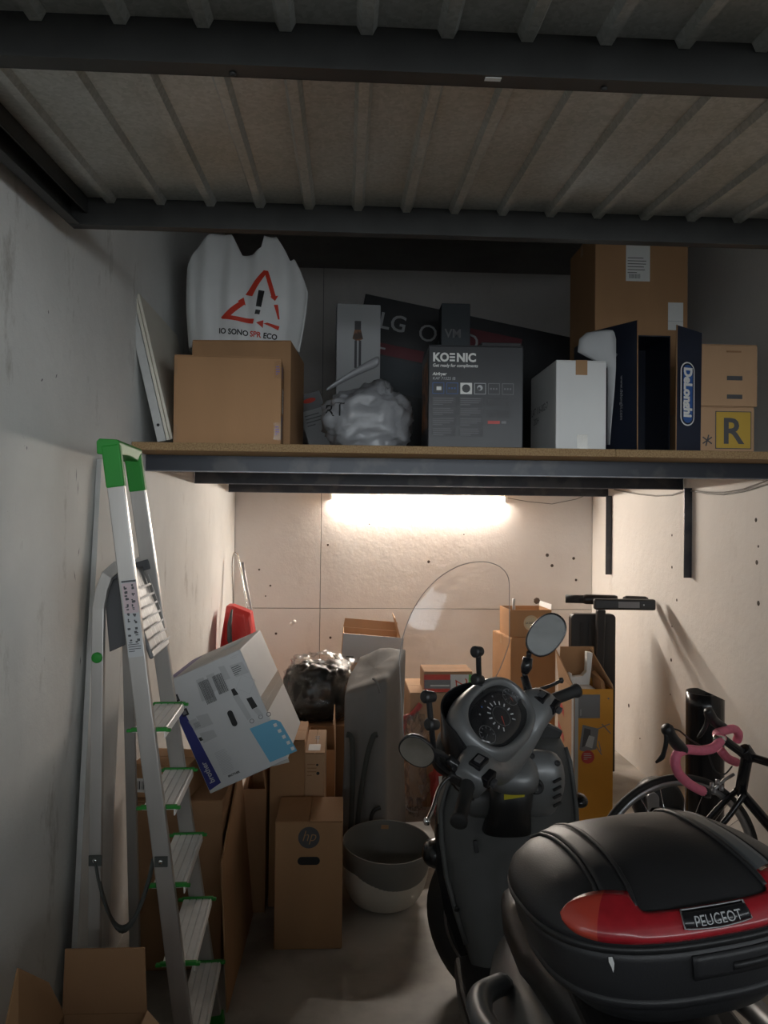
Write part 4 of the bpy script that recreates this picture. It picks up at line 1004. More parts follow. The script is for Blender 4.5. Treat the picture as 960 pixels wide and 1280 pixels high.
# ================================================================ right back pile
y = 4.95
t, w_, d_, h_ = carton(CB, 'tall brown carton on the floor at the back carrying the small open box', X(632,y,880), X(691,y,880), y, .36, 0, Z(797,y,660), 'card', 8, tape='tape')
t, w_, d_, h_ = open_carton('open_carton', 'small open carton with a round cream label on top of the tall brown carton', X(637,y,780), X(690,y,780), y+.03, .26, h_+.001, Z(763,y,660)-h_-.001, [('right', 10, .035)], 'card', 'white', rz=3)
F_ = fmat('front', w_, d_, h_); mb = PB(); s_ = w_/53; c_ = F_ @ Matrix.Translation((27*s_, 17*s_, 0))
mb.disc(c_, 9.5*s_, 24, 0).disc(c_, 8.3*s_, 24, 1, None, .0014).disc(c_, 8.0*s_, 24, 0, None, .0018).text(c_, 'LA DISTESA', 3.4*s_, 0, -1*s_, 2, .0022, bold=.02, ax='CENTER', sx=.85).rect(F_, 28*s_, 5*s_, 6*s_, 1.5*s_, 3)
mb.build('round_label', [mat('label_cream', (.55,.48,.33), .6), M['orange'], M['dgrey'], M['red']], t)
MB().tube([V((-.05, .10, h_-.05)), V((-.05, .10, h_+.05))], .011, 10).build('bottle_neck', M['lgrey'], t)
# tall orange carton
y = 3.95
xa, xb = X(718,y,950), X(766,y,950)
zt = Z(861.5, y, 740)
t, w_, d_, h_ = open_carton('orange_carton', 'tall open orange carton of a table standing by the right wall', xa, xb, y, .30, 0, zt, [('back', 0, Z(808,y+.3,716)-zt)], 'orange', 'card', cat='box')
o = V(t.location)
MB().box((-w_/2-.0035, -.15, .0), (-w_/2-.0005, .15, h_)).build('side_print', M['card3'], t)
f3 = [V((w_/2-.002, -.15, h_)), V((w_/2-.002, .15, h_)), V((w_/2-.03, .15, h_+.17)), V((w_/2+.0, -.13, h_+.02))]
n = V((.004,0,0)); MB().hexa([*f3, *[p+n for p in f3]]).build('flap', M['card3'], t)
f3 = [V((-w_/2-.002, -.15, h_)), V((-w_/2-.002, .15, h_)), V((-w_/2-.02, .15, h_+.16)), V((-w_/2-.03, .12, h_+.16))]
MB().hexa([*f3, *[p+n for p in f3]]).build('flap', M['card3'], t)
F_ = fmat('front', w_, d_, h_); s_ = w_/48; mb = PB(); hh = lambda v: h_-(v-861.5)*s_
mb.rect(F_, .0, hh(1100), 4.5*s_, h_-hh(1100)-.002, 3, .001).rect(F_, 4.5*s_, hh(897), 27*s_, 29*s_, 1).rect(F_, 7*s_, hh(894), .9*s_, 8*s_, 3, .0018)
# picture: folding table top and legs
mb.poly(F_, [(6*s_,hh(935)),(10*s_,hh(905)),(30*s_,hh(910)),(27*s_,hh(935)),(14*s_,hh(938)),(8*s_,hh(937))], 1).poly(F_, [(9*s_,hh(933)),(12*s_,hh(909)),(20*s_,hh(911)),(19*s_,hh(928))], 4, .0016).poly(F_, [(13*s_,hh(931)),(18*s_,hh(918)),(25*s_,hh(920)),(22*s_,hh(934))], 3, .0018)
for a, b in (((27,911),(44,904)),((34,904),(45,916)),((26,930),(34,942)),((30,925),(33,938))):
    p0_, p1_ = V((a[0]*s_, hh(a[1]))), V((b[0]*s_, hh(b[1]))); dd = (p1_-p0_).normalized(); nn = V((-dd.y, dd.x))*.6*s_
    mb.poly(F_, [p0_+nn, p0_-nn, p1_-nn, p1_+nn], 1, .0016)
mb.disc(F_ @ Matrix.Translation((16.5*s_, hh(944.5), 0)), 8.2*s_, 24, 2, None, .002); lines(mb, F_, 11.5*s_, hh(941), 10*s_, 4, 2.2*s_, .8*s_, 3, .0024)
mb.disc(F_ @ Matrix.Translation((42*s_, hh(873), 0)), 1.2*s_, 8, 1)
mb.build('printed_front', [M['orange'], M['mgrey'], M['redm'], M['lgrey'], M['dgrey']], t)
Fl = frame((-w_/2-.004, .15, 0), (0,-1,0), (0,0,1)); mb = PB(); mb.rect(Fl, .14, .0, .12, h_-.01, 0, .0006)
for zz in (.15, .32, .46, .6): mb.poly(Fl, [(.01,zz),(.12,zz-.05),(.12,zz-.01),(.01,zz+.05)], 1, .001)
mb.rect(Fl, .262, 0, .038, h_, 2, .001).build('side_stripes', [M['card3'], M['redm'], M['lgrey']], t)
ff = thing('foam_insert', 'white moulded foam insert sticking out of the orange carton', 'packaging', o+V((-.015, 0, .40)))
b0 = zt-.40
MB().prism([(-.062,-.08),(.045,-.08),(.045,.10),(-.062,.10)], 0, b0-.01).build('block', M['foam'], ff, bevel=.006)
MB().prism([(-.062,b0-.012),(.045,b0-.012),(.055,b0+.08),(.062,b0+.16),(.03,b0+.165),(.028,b0+.06),(.005,b0+.035),(-.05,b0+.03),(-.052,b0+.05),(-.064,b0+.05)], .04, .085, 0, frame((0,.10,0),(1,0,0),(0,0,1))).build('curved_wing', M['foam'], ff, bevel=.004)
tag(MB().hexa([V((.052,-.12,.70))+o*0+V((o.x,o.y,0)), V((.075,-.12,.70))+V((o.x,o.y,0)), V((.075,.02,.70))+V((o.x,o.y,0)), V((.052,.02,.70))+V((o.x,o.y,0)), V((.050,-.10,.78))+V((o.x,o.y,0)), V((.07,-.10,.77))+V((o.x,o.y,0)), V((.07,.05,.80))+V((o.x,o.y,0)), V((.05,.05,.79))+V((o.x,o.y,0))]).build('card_scrap', M['card'], None), 'folded card piece stuffed in the orange carton beside the white foam', 'packaging')
# kick scooter standing behind it
ks = thing('kick_scooter', 'black folding kick scooter standing upright in the back right corner', 'scooter', (1.55, 4.75, 0))
o = V(ks.location)
pL, pR = at(707, 748.5, 4.80)-o, at(810, 751, 4.70)-o
MB().tube([pL, pL.lerp(pR, .22)], .026, 12).build('grip', M['rubber'], ks)
MB().tube([pL.lerp(pR, .20), pL.lerp(pR, .25), pL.lerp(pR, .60), pL.lerp(pR, .63)], [.024,.031,.031,.026], 12).build('handlebar', M['bplast'], ks)
MB().tube([pL.lerp(pR, .70), pL.lerp(pR, .74), pL.lerp(pR, .97), pR], [.02,.029,.027,.018], 12).build('grip', M['rubber'], ks)
a, b = at(742, 755, 4.62)-o, at(819, 756, 4.56)-o
hb_ = MB().bar(a, b, .066, .05, (0,0,1)).build('console_bar', M['bplast'], ks, bevel=.012, seg=3)
c, d = a.lerp(b, .36), a.lerp(b, .62)
MB().bar(a.lerp(b, .38)+V((0,-.027,0)), a.lerp(b, .72)+V((0,-.027,0)), .036, .003, (0,0,1)).build('grey_label', M['mgrey'], ks)
MB().lathe([(.004,0),(.004,.002),(.001,.002)], 8, M=frame(a.lerp(b, .79)+V((0,-.026,0)), (1,0,0),(0,0,1))).build('button', M['lgrey'], ks)
st = at(751, 764, 4.74)-o
MB().bar(V((st.x, st.y, st.z+.01)), V((st.x-.01, st.y+.05, .12)), .055, .04, (1,0,0)).build('stem', M['bplast'], ks, bevel=.008)
q1, q2 = at(713, 767, 4.86)-o, at(770, 767, 4.84)-o
w2 = (q2.x-q1.x)/2; cx = (q1.x+q2.x)/2
pts = [(w2-.03+.03*math.cos(R(a)), q1.z-.03+.03*math.sin(R(a))) for a in range(0, 91, 15)] + [(-w2+.03+.03*math.cos(R(a)), q1.z-.03+.03*math.sin(R(a))) for a in range(90, 181, 15)] + [(-w2, .02), (w2, .02)]
MB().prism([(cx+x, z) for x, z in pts], -.04, .02, 0, frame((0, q1.y, 0), (1,0,0), (0,0,1))).build('deck', M['bplast'], ks, bevel=.006)
for k in range(4): MB().box((cx-w2*.6+k*w2*.36, q1.y-.023, .3), (cx-w2*.6+k*w2*.36+.02, q1.y-.0195, q1.z-.05)).build('deck_grip_strip', M['rubber'], ks)
MB().lathe([(.03,-.02),(.09,-.02),(.1,-.012),(.1,.012),(.09,.02),(.03,.02)], 24, M=Matrix.Translation((st.x, st.y+.06, .10)) @ Matrix.Rotation(R(90), 4, 'Y')).build('wheel', M['rubber'], ks)
# ================================================================ motor scooter
ms = thing('motor_scooter', 'dark grey motor scooter with tall clear windscreen parked facing the back wall', 'scooter', (.49, 1.65, 0))
O = V(ms.location)
W = lambda p: V(p)-O                       # world -> scooter
# handlebar frame: x along the bar to the right grip, y to the front, z up the steering column
HC = V((.49, 2.04, 1.0))
eL, eR = V((.275, 1.797, .90)), V((.705, 2.286, 1.10))
hx_ = (eR-eL).normalized(); hz_ = V((0, -.45, .89)); hz_ = (hz_-hx_*hz_.dot(hx_)).normalized(); hy_ = hz_.cross(hx_)
HM = Matrix(((hx_.x, hy_.x, hz_.x, HC.x-O.x), (hx_.y, hy_.y, hz_.y, HC.y-O.y), (hx_.z, hy_.z, hz_.z, HC.z), (0, 0, 0, 1)))
H = lambda x, y, z: HM @ V((x, y, z))
def se(a, e): return math.copysign(abs(a)**(2/e), a)
def sec(x, cy, cz, ry, rz, n=24, e=2.6, tilt=0):
    out = []
    for k in range(n):
        a = 2*math.pi*k/n; y, z = ry*se(math.cos(a), e), rz*se(math.sin(a), e)
        c, s = math.cos(tilt), math.sin(tilt)
        out.append((x, cy+y*c-z*s, cz+y*s+z*c))
    return out
# handlebar cover: arms and hub
T30 = .52
mb = MB().loft([sec(x, cy, cz, ry, rz, tilt=t_) for x, cy, cz, ry, rz, t_ in (
    (-.222,.050,.000,.030,.030,0),(-.215,.050,.000,.042,.040,.1),(-.175,.055,.004,.050,.044,.25),(-.13,.062,-.004,.060,.044,.4),(-.10,.075,-.022,.076,.046,T30),(-.05,.088,-.046,.09,.05,T30),(0,.090,-.052,.094,.052,T30),
    (.05,.088,-.046,.09,.05,T30),(.10,.075,-.022,.076,.046,T30),(.13,.062,-.004,.062,.046,.4),(.175,.055,.004,.054,.048,.25),(.215,.050,.000,.046,.044,.1),(.222,.050,.000,.034,.034,0))], M=HM)
mb.build('handlebar_cover', M['sgrey'], ms)
# instrument binnacle: raised ring and dark dial face; frame D lies in the dash plane
DM = HM @ Matrix.Translation((.008, .105, .034)) @ Matrix.Rotation(R(30), 4, 'X')
def oval(a, b, n=48, e=2.35, z=0.0, dy=0):
    return [(a*se(math.cos(2*math.pi*k/n), e), dy+b*se(math.sin(2*math.pi*k/n), e), z) for k in range(n)]
mb = MB().loft([oval(.150,.108,z=-.030), oval(.148,.104,z=.010), oval(.140,.096,z=.030), oval(.130,.086,z=.036), oval(.123,.078,z=.034), oval(.119,.074,z=.020)], cap=False, M=DM)
mb.build('dash_ring', M['sgrey'], ms)
mb = MB().loft([oval(.120,.075,z=.012), oval(.120,.075,z=.021), oval(.08,.05,z=.024), oval(.001,.001,z=.025)], M=DM); dash = mb.build('dash_face', M['glassdash'], ms)
mb = PB()
def gauge(x, y, r, a0, a1, n, mm=0, tick=.25):
    for k in range(n+1):
        a = R(a0+(a1-a0)*k/n); c, s = math.cos(a), math.sin(a); p, q = V((x+c*r, y+s*r)), V((x+c*r*(1-tick), y+s*r*(1-tick))); nn = V((-s, c))*r*.045
        mb.poly(DM, [p+nn, q+nn, q-nn, p-nn], mm, .0262)
gauge(.004, -.008, .046, 225, -45, 12, 0); gauge(-.084, -.016, .023, 210, -30, 6, 2); gauge(.084, .012, .023, 210, -30, 6, 2)
for x, y, r in ((-.084,-.016,.026), (.084,.012,.026)): mb.ring(DM @ Matrix.Translation((x, y, 0)), r-.001, r, 24, 2, 1, .0262)
def needle(x, y, ln, a, m=1):
    a = R(a); d = V((math.cos(a), math.sin(a)))*ln; nn = V((-d.y, d.x))*.03; mb.poly(DM, [V((x, y))+nn*1.4, V((x, y))-nn*1.4, V((x, y))+d], m, .0268)
needle(.004, -.008, .036, 235); needle(.084, .012, .018, 250); needle(-.084, -.016, .018, 200, 2)
mb.ring(DM @ Matrix.Translation((.004, -.008, 0)), .028, .0288, 28, 2, 1, .0262)
for x, y in ((-.055,.034),(-.03,.045),(-.005,.05),(.03,.046)): mb.disc(DM @ Matrix.Translation((x, y, 0)), .003, 8, 2 if x != -.03 else 3, None, .0262)
mb.build('dials', [M['lgrey'], M['red'], M['mgrey'], M['blue']], dash)
MB().add([*oval(.118,.073,z=.0272)], [tuple(range(48))], 0, False, DM).build('dial_glass', clear('dial_glass', (.97,.97,.97), .08, .25), dash)
# black cowl in front of the binnacle (flyscreen mount)
def cw(z, a0, a1, rx, ry, th=0, n=20, cy=.085):
    return [(rx*math.cos(R(a0+(a1-a0)*k/n)), cy+ry*math.sin(R(a0+(a1-a0)*k/n)), z) for k in range(n+1)]
mb = MB().loft([cw(-.13,-10,190,.130,.120), cw(-.06,-8,190,.150,.145), cw(.0,0,186,.154,.150), cw(.035,16,180,.152,.156), cw(.060,42,160,.145,.163)], cap=False, closed=False, M=HM)
mb.build('headlight_cowl', M['bgloss'], ms, solid=.006, bevel=.001)
mb = MB().loft([sec(x, .165, -.075, ry, rz, e=3) for x, ry, rz in ((-.13,.02,.02),(-.12,.045,.04),(-.06,.07,.06),(0,.08,.065),(.06,.07,.06),(.12,.045,.04),(.13,.02,.02))], M=HM); mb.build('headlight_shell', M['bplast'], ms)
MB().box((-.055,.176,.052),(-.020,.198,.066), M=HM).box((-.050,.168,.05),(-.026,.176,.060), M=HM).build('dash_socket', M['bgloss'], ms, bevel=.003)
# switch pods
for s in (-1, 1):
    pod = MB().box((s*.178-.024, .028, .036), (s*.178+.024, .062, .050), M=HM).build('switch_pod', M['bgloss'], ms, bevel=.003)
    MB().box((s*.178-.012, .036, .050), (s*.178+.012, .054, .056), M=HM).build('switch_button', M['steel' if s < 0 else 'dgrey'], pod, bevel=.002)
    MB().box((s*.190-.022, -.004, .008), (s*.190+.022, .018, .036), M=HM).build('switch_block', M['bgloss'], ms, bevel=.004)
    MB().box((s*.190-.010, -.016, .010), (s*.190+.010, -.003, .024), M=HM).build('horn_button', M['dgrey'], ms, bevel=.003)
# grips, levers
for s in (-1, 1):
    pa, pb = H(s*.218, .046, 0), H(s*.342, -.002, 0)
    MB().tube([pa, pa.lerp(pb, .06), pa.lerp(pb, .1), pa.lerp(pb, .9), pa.lerp(pb, .92), pb, pb.lerp(pa, -.02)], [.017,.021,.0175,.0175,.021,.021,.014], 16).build('grip', M['rubber'], ms)
    q = [H(s*.20, .085, -.004), H(s*.23, .100, -.008), H(s*.27, .098, -.012), H(s*.33, .076, -.014), H(s*.375, .064, -.014)]
    MB().tube(chain(q, 5), .0055, 8).build('brake_lever', M['chrome' if s < 0 else 'bplast'], ms)
    MB().lathe([(.001,-.009),(.006,-.008),(.009,0),(.006,.008),(.001,.009)], 12, M=Matrix.Translation(q[-1])).build('lever_ball', M['chrome' if s < 0 else 'bplast'], ms)
    MB().box((s*.195-.03, .062, -.022), (s*.195+.03, .10, .012), M=HM).build('lever_perch', M['bplast'], ms, bevel=.006)
# mirrors
def mirror(c, rx, ry, axis, nrm, stem):
    c = W(c); n = V(nrm).normalized(); Fm = frame(c, V(axis), n.cross(V(axis)))
    e = 2.25
    pf = lambda k, z: [(rx*k*se(math.cos(2*math.pi*i/36), e), ry*k*se(math.sin(2*math.pi*i/36), e), z) for i in range(36)]
    sh = MB().loft([pf(.35,-.030), pf(.75,-.024), pf(1.0,-.006), pf(1.04,.004), pf(1.0,.008), pf(.93,.006)], M=Fm).build('mirror_housing', M['bgloss'], ms)
    MB().add(pf(.945,.0075), [tuple(range(36))], 0, False, Fm).build('mirror_glass', M['mirror'], sh)
    st = chain([W(p) for p in stem], 5)
    MB().tube(st, [.0075]*(len(st)//3)+[.006]*(len(st)-len(st)//3), 10).build('mirror_stem', M['bplast'], ms)
    return sh
mL = at(521.5, 938, 1.86); mR = at(682.5, 793.5, 2.22)
mirror(mL, .0455, .0365, at(540,952,1.86)-at(503,924,1.86), V((-.66,-1,.06)), [mL+V((.03,.03,-.008)), at(551,942,1.91), at(560,948,1.93), at(574,962,1.95), at(585,978,1.97)])
mirror(mR, .067, .046, at(697,775,2.22)-at(668,812,2.22), V((-.35,-1,.12)), [mR+V((-.045,.02,-.055)), at(661,820,2.25), at(657,832,2.25), at(655,842,2.25), at(658,856,2.24), at(662,868,2.23), at(664,876,2.22)])
MB().tube([W(at(660,822,2.24)), W(at(658,834,2.24)), W(at(655.5,842,2.24))], [.014,.017,.010], 10).build('stem_boot', M['bgloss'], ms)
MB().tube([W(at(655,845,2.235)), W(at(660,862,2.225)), W(at(664,873,2.215))], [.011,.013,.015], 10).build('stem_boot', M['bgloss'], ms)
MB().tube([W(at(561,948,1.92)), W(at(573,961,1.94)), W(at(579,968,1.945))], [.011,.0165,.014], 10).build('stem_boot', M['bgloss'], ms)
# windscreen
def scr(sx, sz):        # sx -1..1, sz 0..1
    wd = .280*(1 if sz < .70 else (1-((sz-.70)/.30)**2.1)**(1/2.1) if sz < 1 else 0)
    if sz < .25: wd *= .72+.28*(sz/.25)**.6
    x = sx*wd
    return H(x, .235-.055*(x/.33)**2+.0645*sz, .0+.418*sz)
NSX, NSZ = 24, 30
vs = [scr(-1+2*i/NSX, j/NSZ*.9995) for j in range(NSZ+1) for i in range(NSX+1)]
MB().add(vs, [(j*(NSX+1)+i, j*(NSX+1)+i+1, (j+1)*(NSX+1)+i+1, (j+1)*(NSX+1)+i) for j in range(NSZ) for i in range(NSX)], 0, True).build('windscreen', M['screen'], ms)
ejs = [j/20*.7 for j in range(20)] + [.7+.3*math.sin(math.pi/2*j/30) for j in range(31)]
ed = [scr(-1, j) for j in ejs] + [scr(1, j) for j in ejs[::-1]]
MB().tube(ed, .0012, 6).build('screen_edge', mat('acrylic_edge', (.26,.25,.25), .3), ms)
for path, knobs in (([(602,868,2.12),(599,845,2.10),(598,818,2.08)], [((592,815,2.07),(601,814,2.09)), ((592,849,2.09),(602,850,2.11))]),
                    ([(566,968,2.0),(550,955,1.95),(543,940,1.92),(539,905,1.88),(536,872,1.87)], [((529,871,1.86),(542,871,1.88)), ((534,905,1.87),(546,906,1.89))])):
    MB().tube(chain([W(at(*p)) for p in path], 5), .0075, 8).build('screen_bracket', M['bplast'], ms)
    for a, b in knobs: MB().tube([W(at(*a)), W(at(*a)).lerp(W(at(*b)), .15), W(at(*b))], [.012,.0165,.013], 12).build('screen_clamp', M['bplast'], ms, bevel=.001)
# steering column shroud
def ringz(c, rx, ry, n=28, e=2.6, tl=0):
    return [V((c[0]+rx*se(math.cos(2*math.pi*k/n), e), c[1]+ry*se(math.sin(2*math.pi*k/n), e), c[2]+tl*ry*se(math.sin(2*math.pi*k/n), e)))-O for k in range(n)]
MB().loft([ringz((.470,2.125,.950),.05,.035,tl=.3), ringz((.474,2.12,.925),.070,.050,tl=.3), ringz((.476,2.12,.905),.072,.054,tl=.3), ringz((.477,2.12,.880),.068,.052,tl=.3)]).build('column_shroud', M['sgrey'], ms)
MB().loft([ringz((.478,2.13,.89),.060,.048), ringz((.475,2.15,.80),.058,.05), ringz((.475,2.19,.72),.07,.05)]).build('column_tunnel', M['bplast'], ms)
p = at(643, 992, 2.08); cp = W(p)
yl = MB().hexa([W(at(630,1000,2.075)),W(at(656,996,2.080)),W(at(656,996,2.084)),W(at(630,1000,2.08)),W(at(630,989,2.072)),W(at(655,985.5,2.077)),W(at(655,985.5,2.081)),W(at(630,989,2.077))]).build('yellow_label', mat('sticker_yellow', (.46,.40,.02), .5), ms)
# leg shield, rider side
rows_s = [(922,645,700,2.26,.0),(934,628,706,2.25,0),(952,592,712,2.235,0),(980,560,716,2.225,0),(1012,551,720,2.22,0),(1050,552,722,2.215,0),(1095,558,719,2.20,0),(1140,570,710,2.17,0),(1180,583,698,2.13,0),(1225,594,690,2.08,0),(1275,600,688,2.03,0)]
NC = 16
def shield(off, grow):
    rows = []
    for v, ua, ub, y, _ in rows_s:
        a, b = at(ua, v, y+.045), at(ub, v, y+.045); r_ = []
        for i in range(NC+1):
            s = -1+2*i/NC; p = a.lerp(b, i/NC); p = p+(p-(a+b)/2)*grow
            p.y += -.05*(1-abs(s)**3) + off + (.018 if abs(s) > .82 else 0)*0
            r_.append(W(p))
        rows.append(r_)
    return rows
f_, b_ = shield(0, 0), shield(.055, .02)
rows = [f+b[::-1] for f, b in zip(f_, b_)]
MB().loft(rows).build('leg_shield', M['sdark'], ms)
# raised rim along both shield edges
for i in (0, NC):
    MB().tube([r_[i]+V((0,-.002,0)) for r_ in f_[1:-2]], .008, 8).build('shield_rim', M['sdark'], ms)
# front fairing behind the shield
def fair(v, ua, ub, y0, y1, n=24, e=2.4):
    a, b = at(ua, v, y0), at(ub, v, y0); c = (a+b)/2; hw_ = (b-a).length/2; r_ = []
    for k in range(n+1):
        t_ = math.pi*k/n; r_.append(W(V((c.x-hw_*se(math.cos(t_), e), y0+(y1-y0)*se(math.sin(t_), e), c.z))))
    return r_
MB().loft([fair(940,600,708,2.30,2.52), fair(985,556,716,2.29,2.60), fair(1040,548,722,2.28,2.68), fair(1090,546,720,2.27,2.66), fair(1140,556,716,2.25,2.58), fair(1185,573,704,2.22,2.48), fair(1240,588,694,2.18,2.36)]).build('front_fairing', M['bgloss'], ms)
for (u0, v0), s in (((548,1066), -1), ((722,1000), 1)):
    c = W(at(u0, v0, 2.36)); rad = (.052,.055,.042) if s < 0 else (.03,.04,.02)
    mb = MB(); blob(mb, c, rad, 20, 12, 0, 1, 0, -1, 2.2); mb.build('turn_signal', M['bgloss'], ms)
# glovebox on the right of the shield
gl = [(936,648,690),(948,642,702),(968,640,707),(990,641,706),(1008,645,698),(1022,655,690)]
rowsf = []
for k, (v, ua, ub) in enumerate(gl):
    yb_ = 2.20; yf = [2.175,2.15,2.135,2.135,2.145,2.175][k]
    a, b = at(ua, v, yf), at(ub, v, yf); a2, b2 = at(ua-2, v, yb_+.03), at(ub+2, v, yb_+.03)
    fr_ = [a2, a2.lerp(a, .75), a.lerp(b, .10), a.lerp(b, .3), a.lerp(b, .5), a.lerp(b, .7), a.lerp(b, .92), b.lerp(b2, .3), b2]
    rowsf.append([W(p) for p in fr_])
MB().loft(rowsf).build('glovebox', M['sgrey'], ms, sub=1)
for u, v, y in ((665,945,2.148),(697,954,2.148)):
    c = W(at(u, v, y)); MB().lathe([(.0085,-.004),(.0085,.001),(.005,.0015),(.0045,-.001),(.001,-.001)], 14, M=frame(c, (1,0,0), (0,.2,1))).build('screw_cap', M['bplast'], ms)
c = W(at(671, 984, 2.125)); Fk = frame(c, (1,.0,0), (0,.1,1))
key = MB().lathe([(.024,-.02),(.020,.002),(.014,.006),(.0125,.004),(.001,.004)], 20, M=Fk).build('ignition_lock', M['bplast'], ms)
MB().box((-.002,-.008,.004), (.002,.008,.006), M=Fk).build('key_slot', M['chrome'], key)
for k in range(4):
    c0, c1 = W(at(692, 978+k*10, 2.128)), W(at(701, 973+k*10, 2.138)); MB().bar(c0, c1, .006, .006, (0,0,1)).build('vent_slot', M['bplast'], ms)
# left inner box, darker
gl2 = [(985,585,630),(998,578,636),(1012,578,636),(1024,588,630)]
rowsf = []
for k, (v, ua, ub) in enumerate(gl2):
    yf = [2.165,2.15,2.15,2.17][k]; a, b = at(ua, v, yf), at(ub, v, yf); a2, b2 = at(ua, v, 2.23), at(ub, v, 2.23)
    rowsf.append([W(p) for p in (a2, a2.lerp(a, .7), a.lerp(b, .1), a.lerp(b, .5), a.lerp(b, .9), b.lerp(b2, .3), b2)])
MB().loft(rowsf).build('inner_box', M['sdark'], ms, sub=1)
# hook, plate, bolts on the shield
MB().prism([(-.012,-.004),(.012,-.006),(.012,.006),(-.012,.004)], 0, .004, 0, frame(W(at(648,1072,2.155)), (1,.05,.12), (0,0,1))).build('name_plate', M['lgrey'], ms)
MB().bar(W(at(594,1050,2.165)), W(at(596,1066,2.16)), .014, .012, (1,0,0)).build('bag_hook', M['bplast'], ms, bevel=.004)
for u, v, y in ((560,1062,2.255),(571,1137,2.205),(717,1040,2.25),(576,1023,2.18)):
    MB().lathe([(.0075,-.006),(.0075,.001),(.005,.002),(.001,.001)], 12, M=frame(W(at(u, v, y)), (1,0,0), (0,0,1))).build('screw_cap', M['bplast'], ms)
c = at(716, 905, 2.24)
MB().box((-.035,-.02,-.03),(.03,.02,.03), M=Matrix.Translation(W(at(686,918,2.32))) @ Matrix.Rotation(R(25), 4, 'Y')).build('brake_reservoir', M['bplast'], ms, bevel=.006)
MB().tube(chain([W(at(652,935,2.2)), W(at(662,922,2.24)), W(at(676,912,2.28))]), .004, 6).build('brake_hose', M['bplast'], ms)
# floorboard, tunnel, body, seat
MB().loft([[W(V((.49+s*w_, y, z))) for s, z in ((-1,.30),(-1,.36),(-.4,.375),(.4,.375),(1,.36),(1,.30))] for y, w_ in ((1.72,.15),(1.85,.165),(2.05,.17),(2.2,.16))], sm=False).build('floorboard', M['bplast'], ms, bevel=.01)
def hull(y, hw_, z0, z1, e=3.0, n=28):
    zc, hz = (z0+z1)/2, (z1-z0)/2
    return [W(V((.49+hw_*se(math.cos(2*math.pi*k/n), e), y, zc+hz*se(math.sin(2*math.pi*k/n), e)))) for k in range(n)]
MB().loft([hull(1.80,.10,.33,.62), hull(1.74,.15,.33,.70), hull(1.60,.185,.34,.73), hull(1.35,.20,.38,.76), hull(1.10,.17,.50,.78), hull(.95,.12,.60,.78), hull(.90,.06,.66,.76)]).build('body_fairing', M['sgrey'], ms)
MB().loft([hull(1.80,.07,.66,.72), hull(1.76,.12,.68,.775), hull(1.62,.145,.70,.80), hull(1.45,.15,.72,.805), hull(1.40,.15,.73,.84), hull(1.25,.14,.75,.86), hull(1.05,.10,.76,.86), hull(1.0,.06,.77,.85)]).build('seat', M['bplast'], ms)
# grab rail and rack
for s in (-1, 1):
    MB().tube(chain([W(V((.49+s*.17,1.50,.70))), W(V((.49+s*.232,1.40,.735))), W(V((.49+s*.24,1.28,.755))), W(V((.49+s*.205,1.12,.80))), W(V((.49+s*.12,1.02,.83))), W(V((.49,1.0,.83)))]), .019, 10, sc=1.25).build('grab_rail', M['casegrey'], ms)
MB().box(W((.37,1.02,.835)), W((.61,1.34,.852))).build('rack_plate', M['bplast'], ms, bevel=.01)
# wheels, forks
def tyre(c, rad, wd, ax):
    z = V(ax).normalized(); Fm = frame(W(c), V((0,0,1)), z.cross(V((0,0,1))))
    o = MB().lathe([(rad*.58,-wd*.45),(rad*.75,-wd*.5),(rad*.93,-wd*.42),(rad,-wd*.15),(rad,wd*.15),(rad*.93,wd*.42),(rad*.75,wd*.5),(rad*.58,wd*.45)], 40, cap=True, M=Fm).build('wheel', M['rubber'], ms)
    MB().lathe([(.03,-wd*.35),(.05,-wd*.4),(rad*.5,-wd*.40),(rad*.6,-wd*.48),(rad*.6,wd*.48),(rad*.5,wd*.40),(.05,wd*.4),(.03,wd*.35)], 28, M=Fm).build('rim', M['steel'], o)
tyre((.49,1.22,.25), .25, .13, (1,0,0)); tyre((.50,2.58,.25), .25, .11, (.72,.68,.1))
for s in (-1, 1):
    q = V((.72,.68,.1))*.075*s
    MB().tube([W(V((.49,2.40,.62))+q), W(V((.50,2.58,.25))+q)], .02, 10).build('fork_leg', M['steel'], ms)
MB().tube([W((.36,1.52,.36)), W((.29,1.56,.0+.012)), ], .011, 8).build('side_stand', M['bplast'], ms)
MB().lathe([(.05,0),(.065,.02),(.065,.36),(.05,.40),(.02,.41)], 20, M=Matrix.Translation(W((.70,1.0,.40))) @ Matrix.Rotation(R(-80), 4, 'X')).build('exhaust', M['dgrey'], ms)
MB().loft([hull(1.62,.06,.16,.33), hull(1.35,.11,.14,.33), hull(1.12,.09,.17,.30)]).build('engine_block', M['dgrey'], ms)

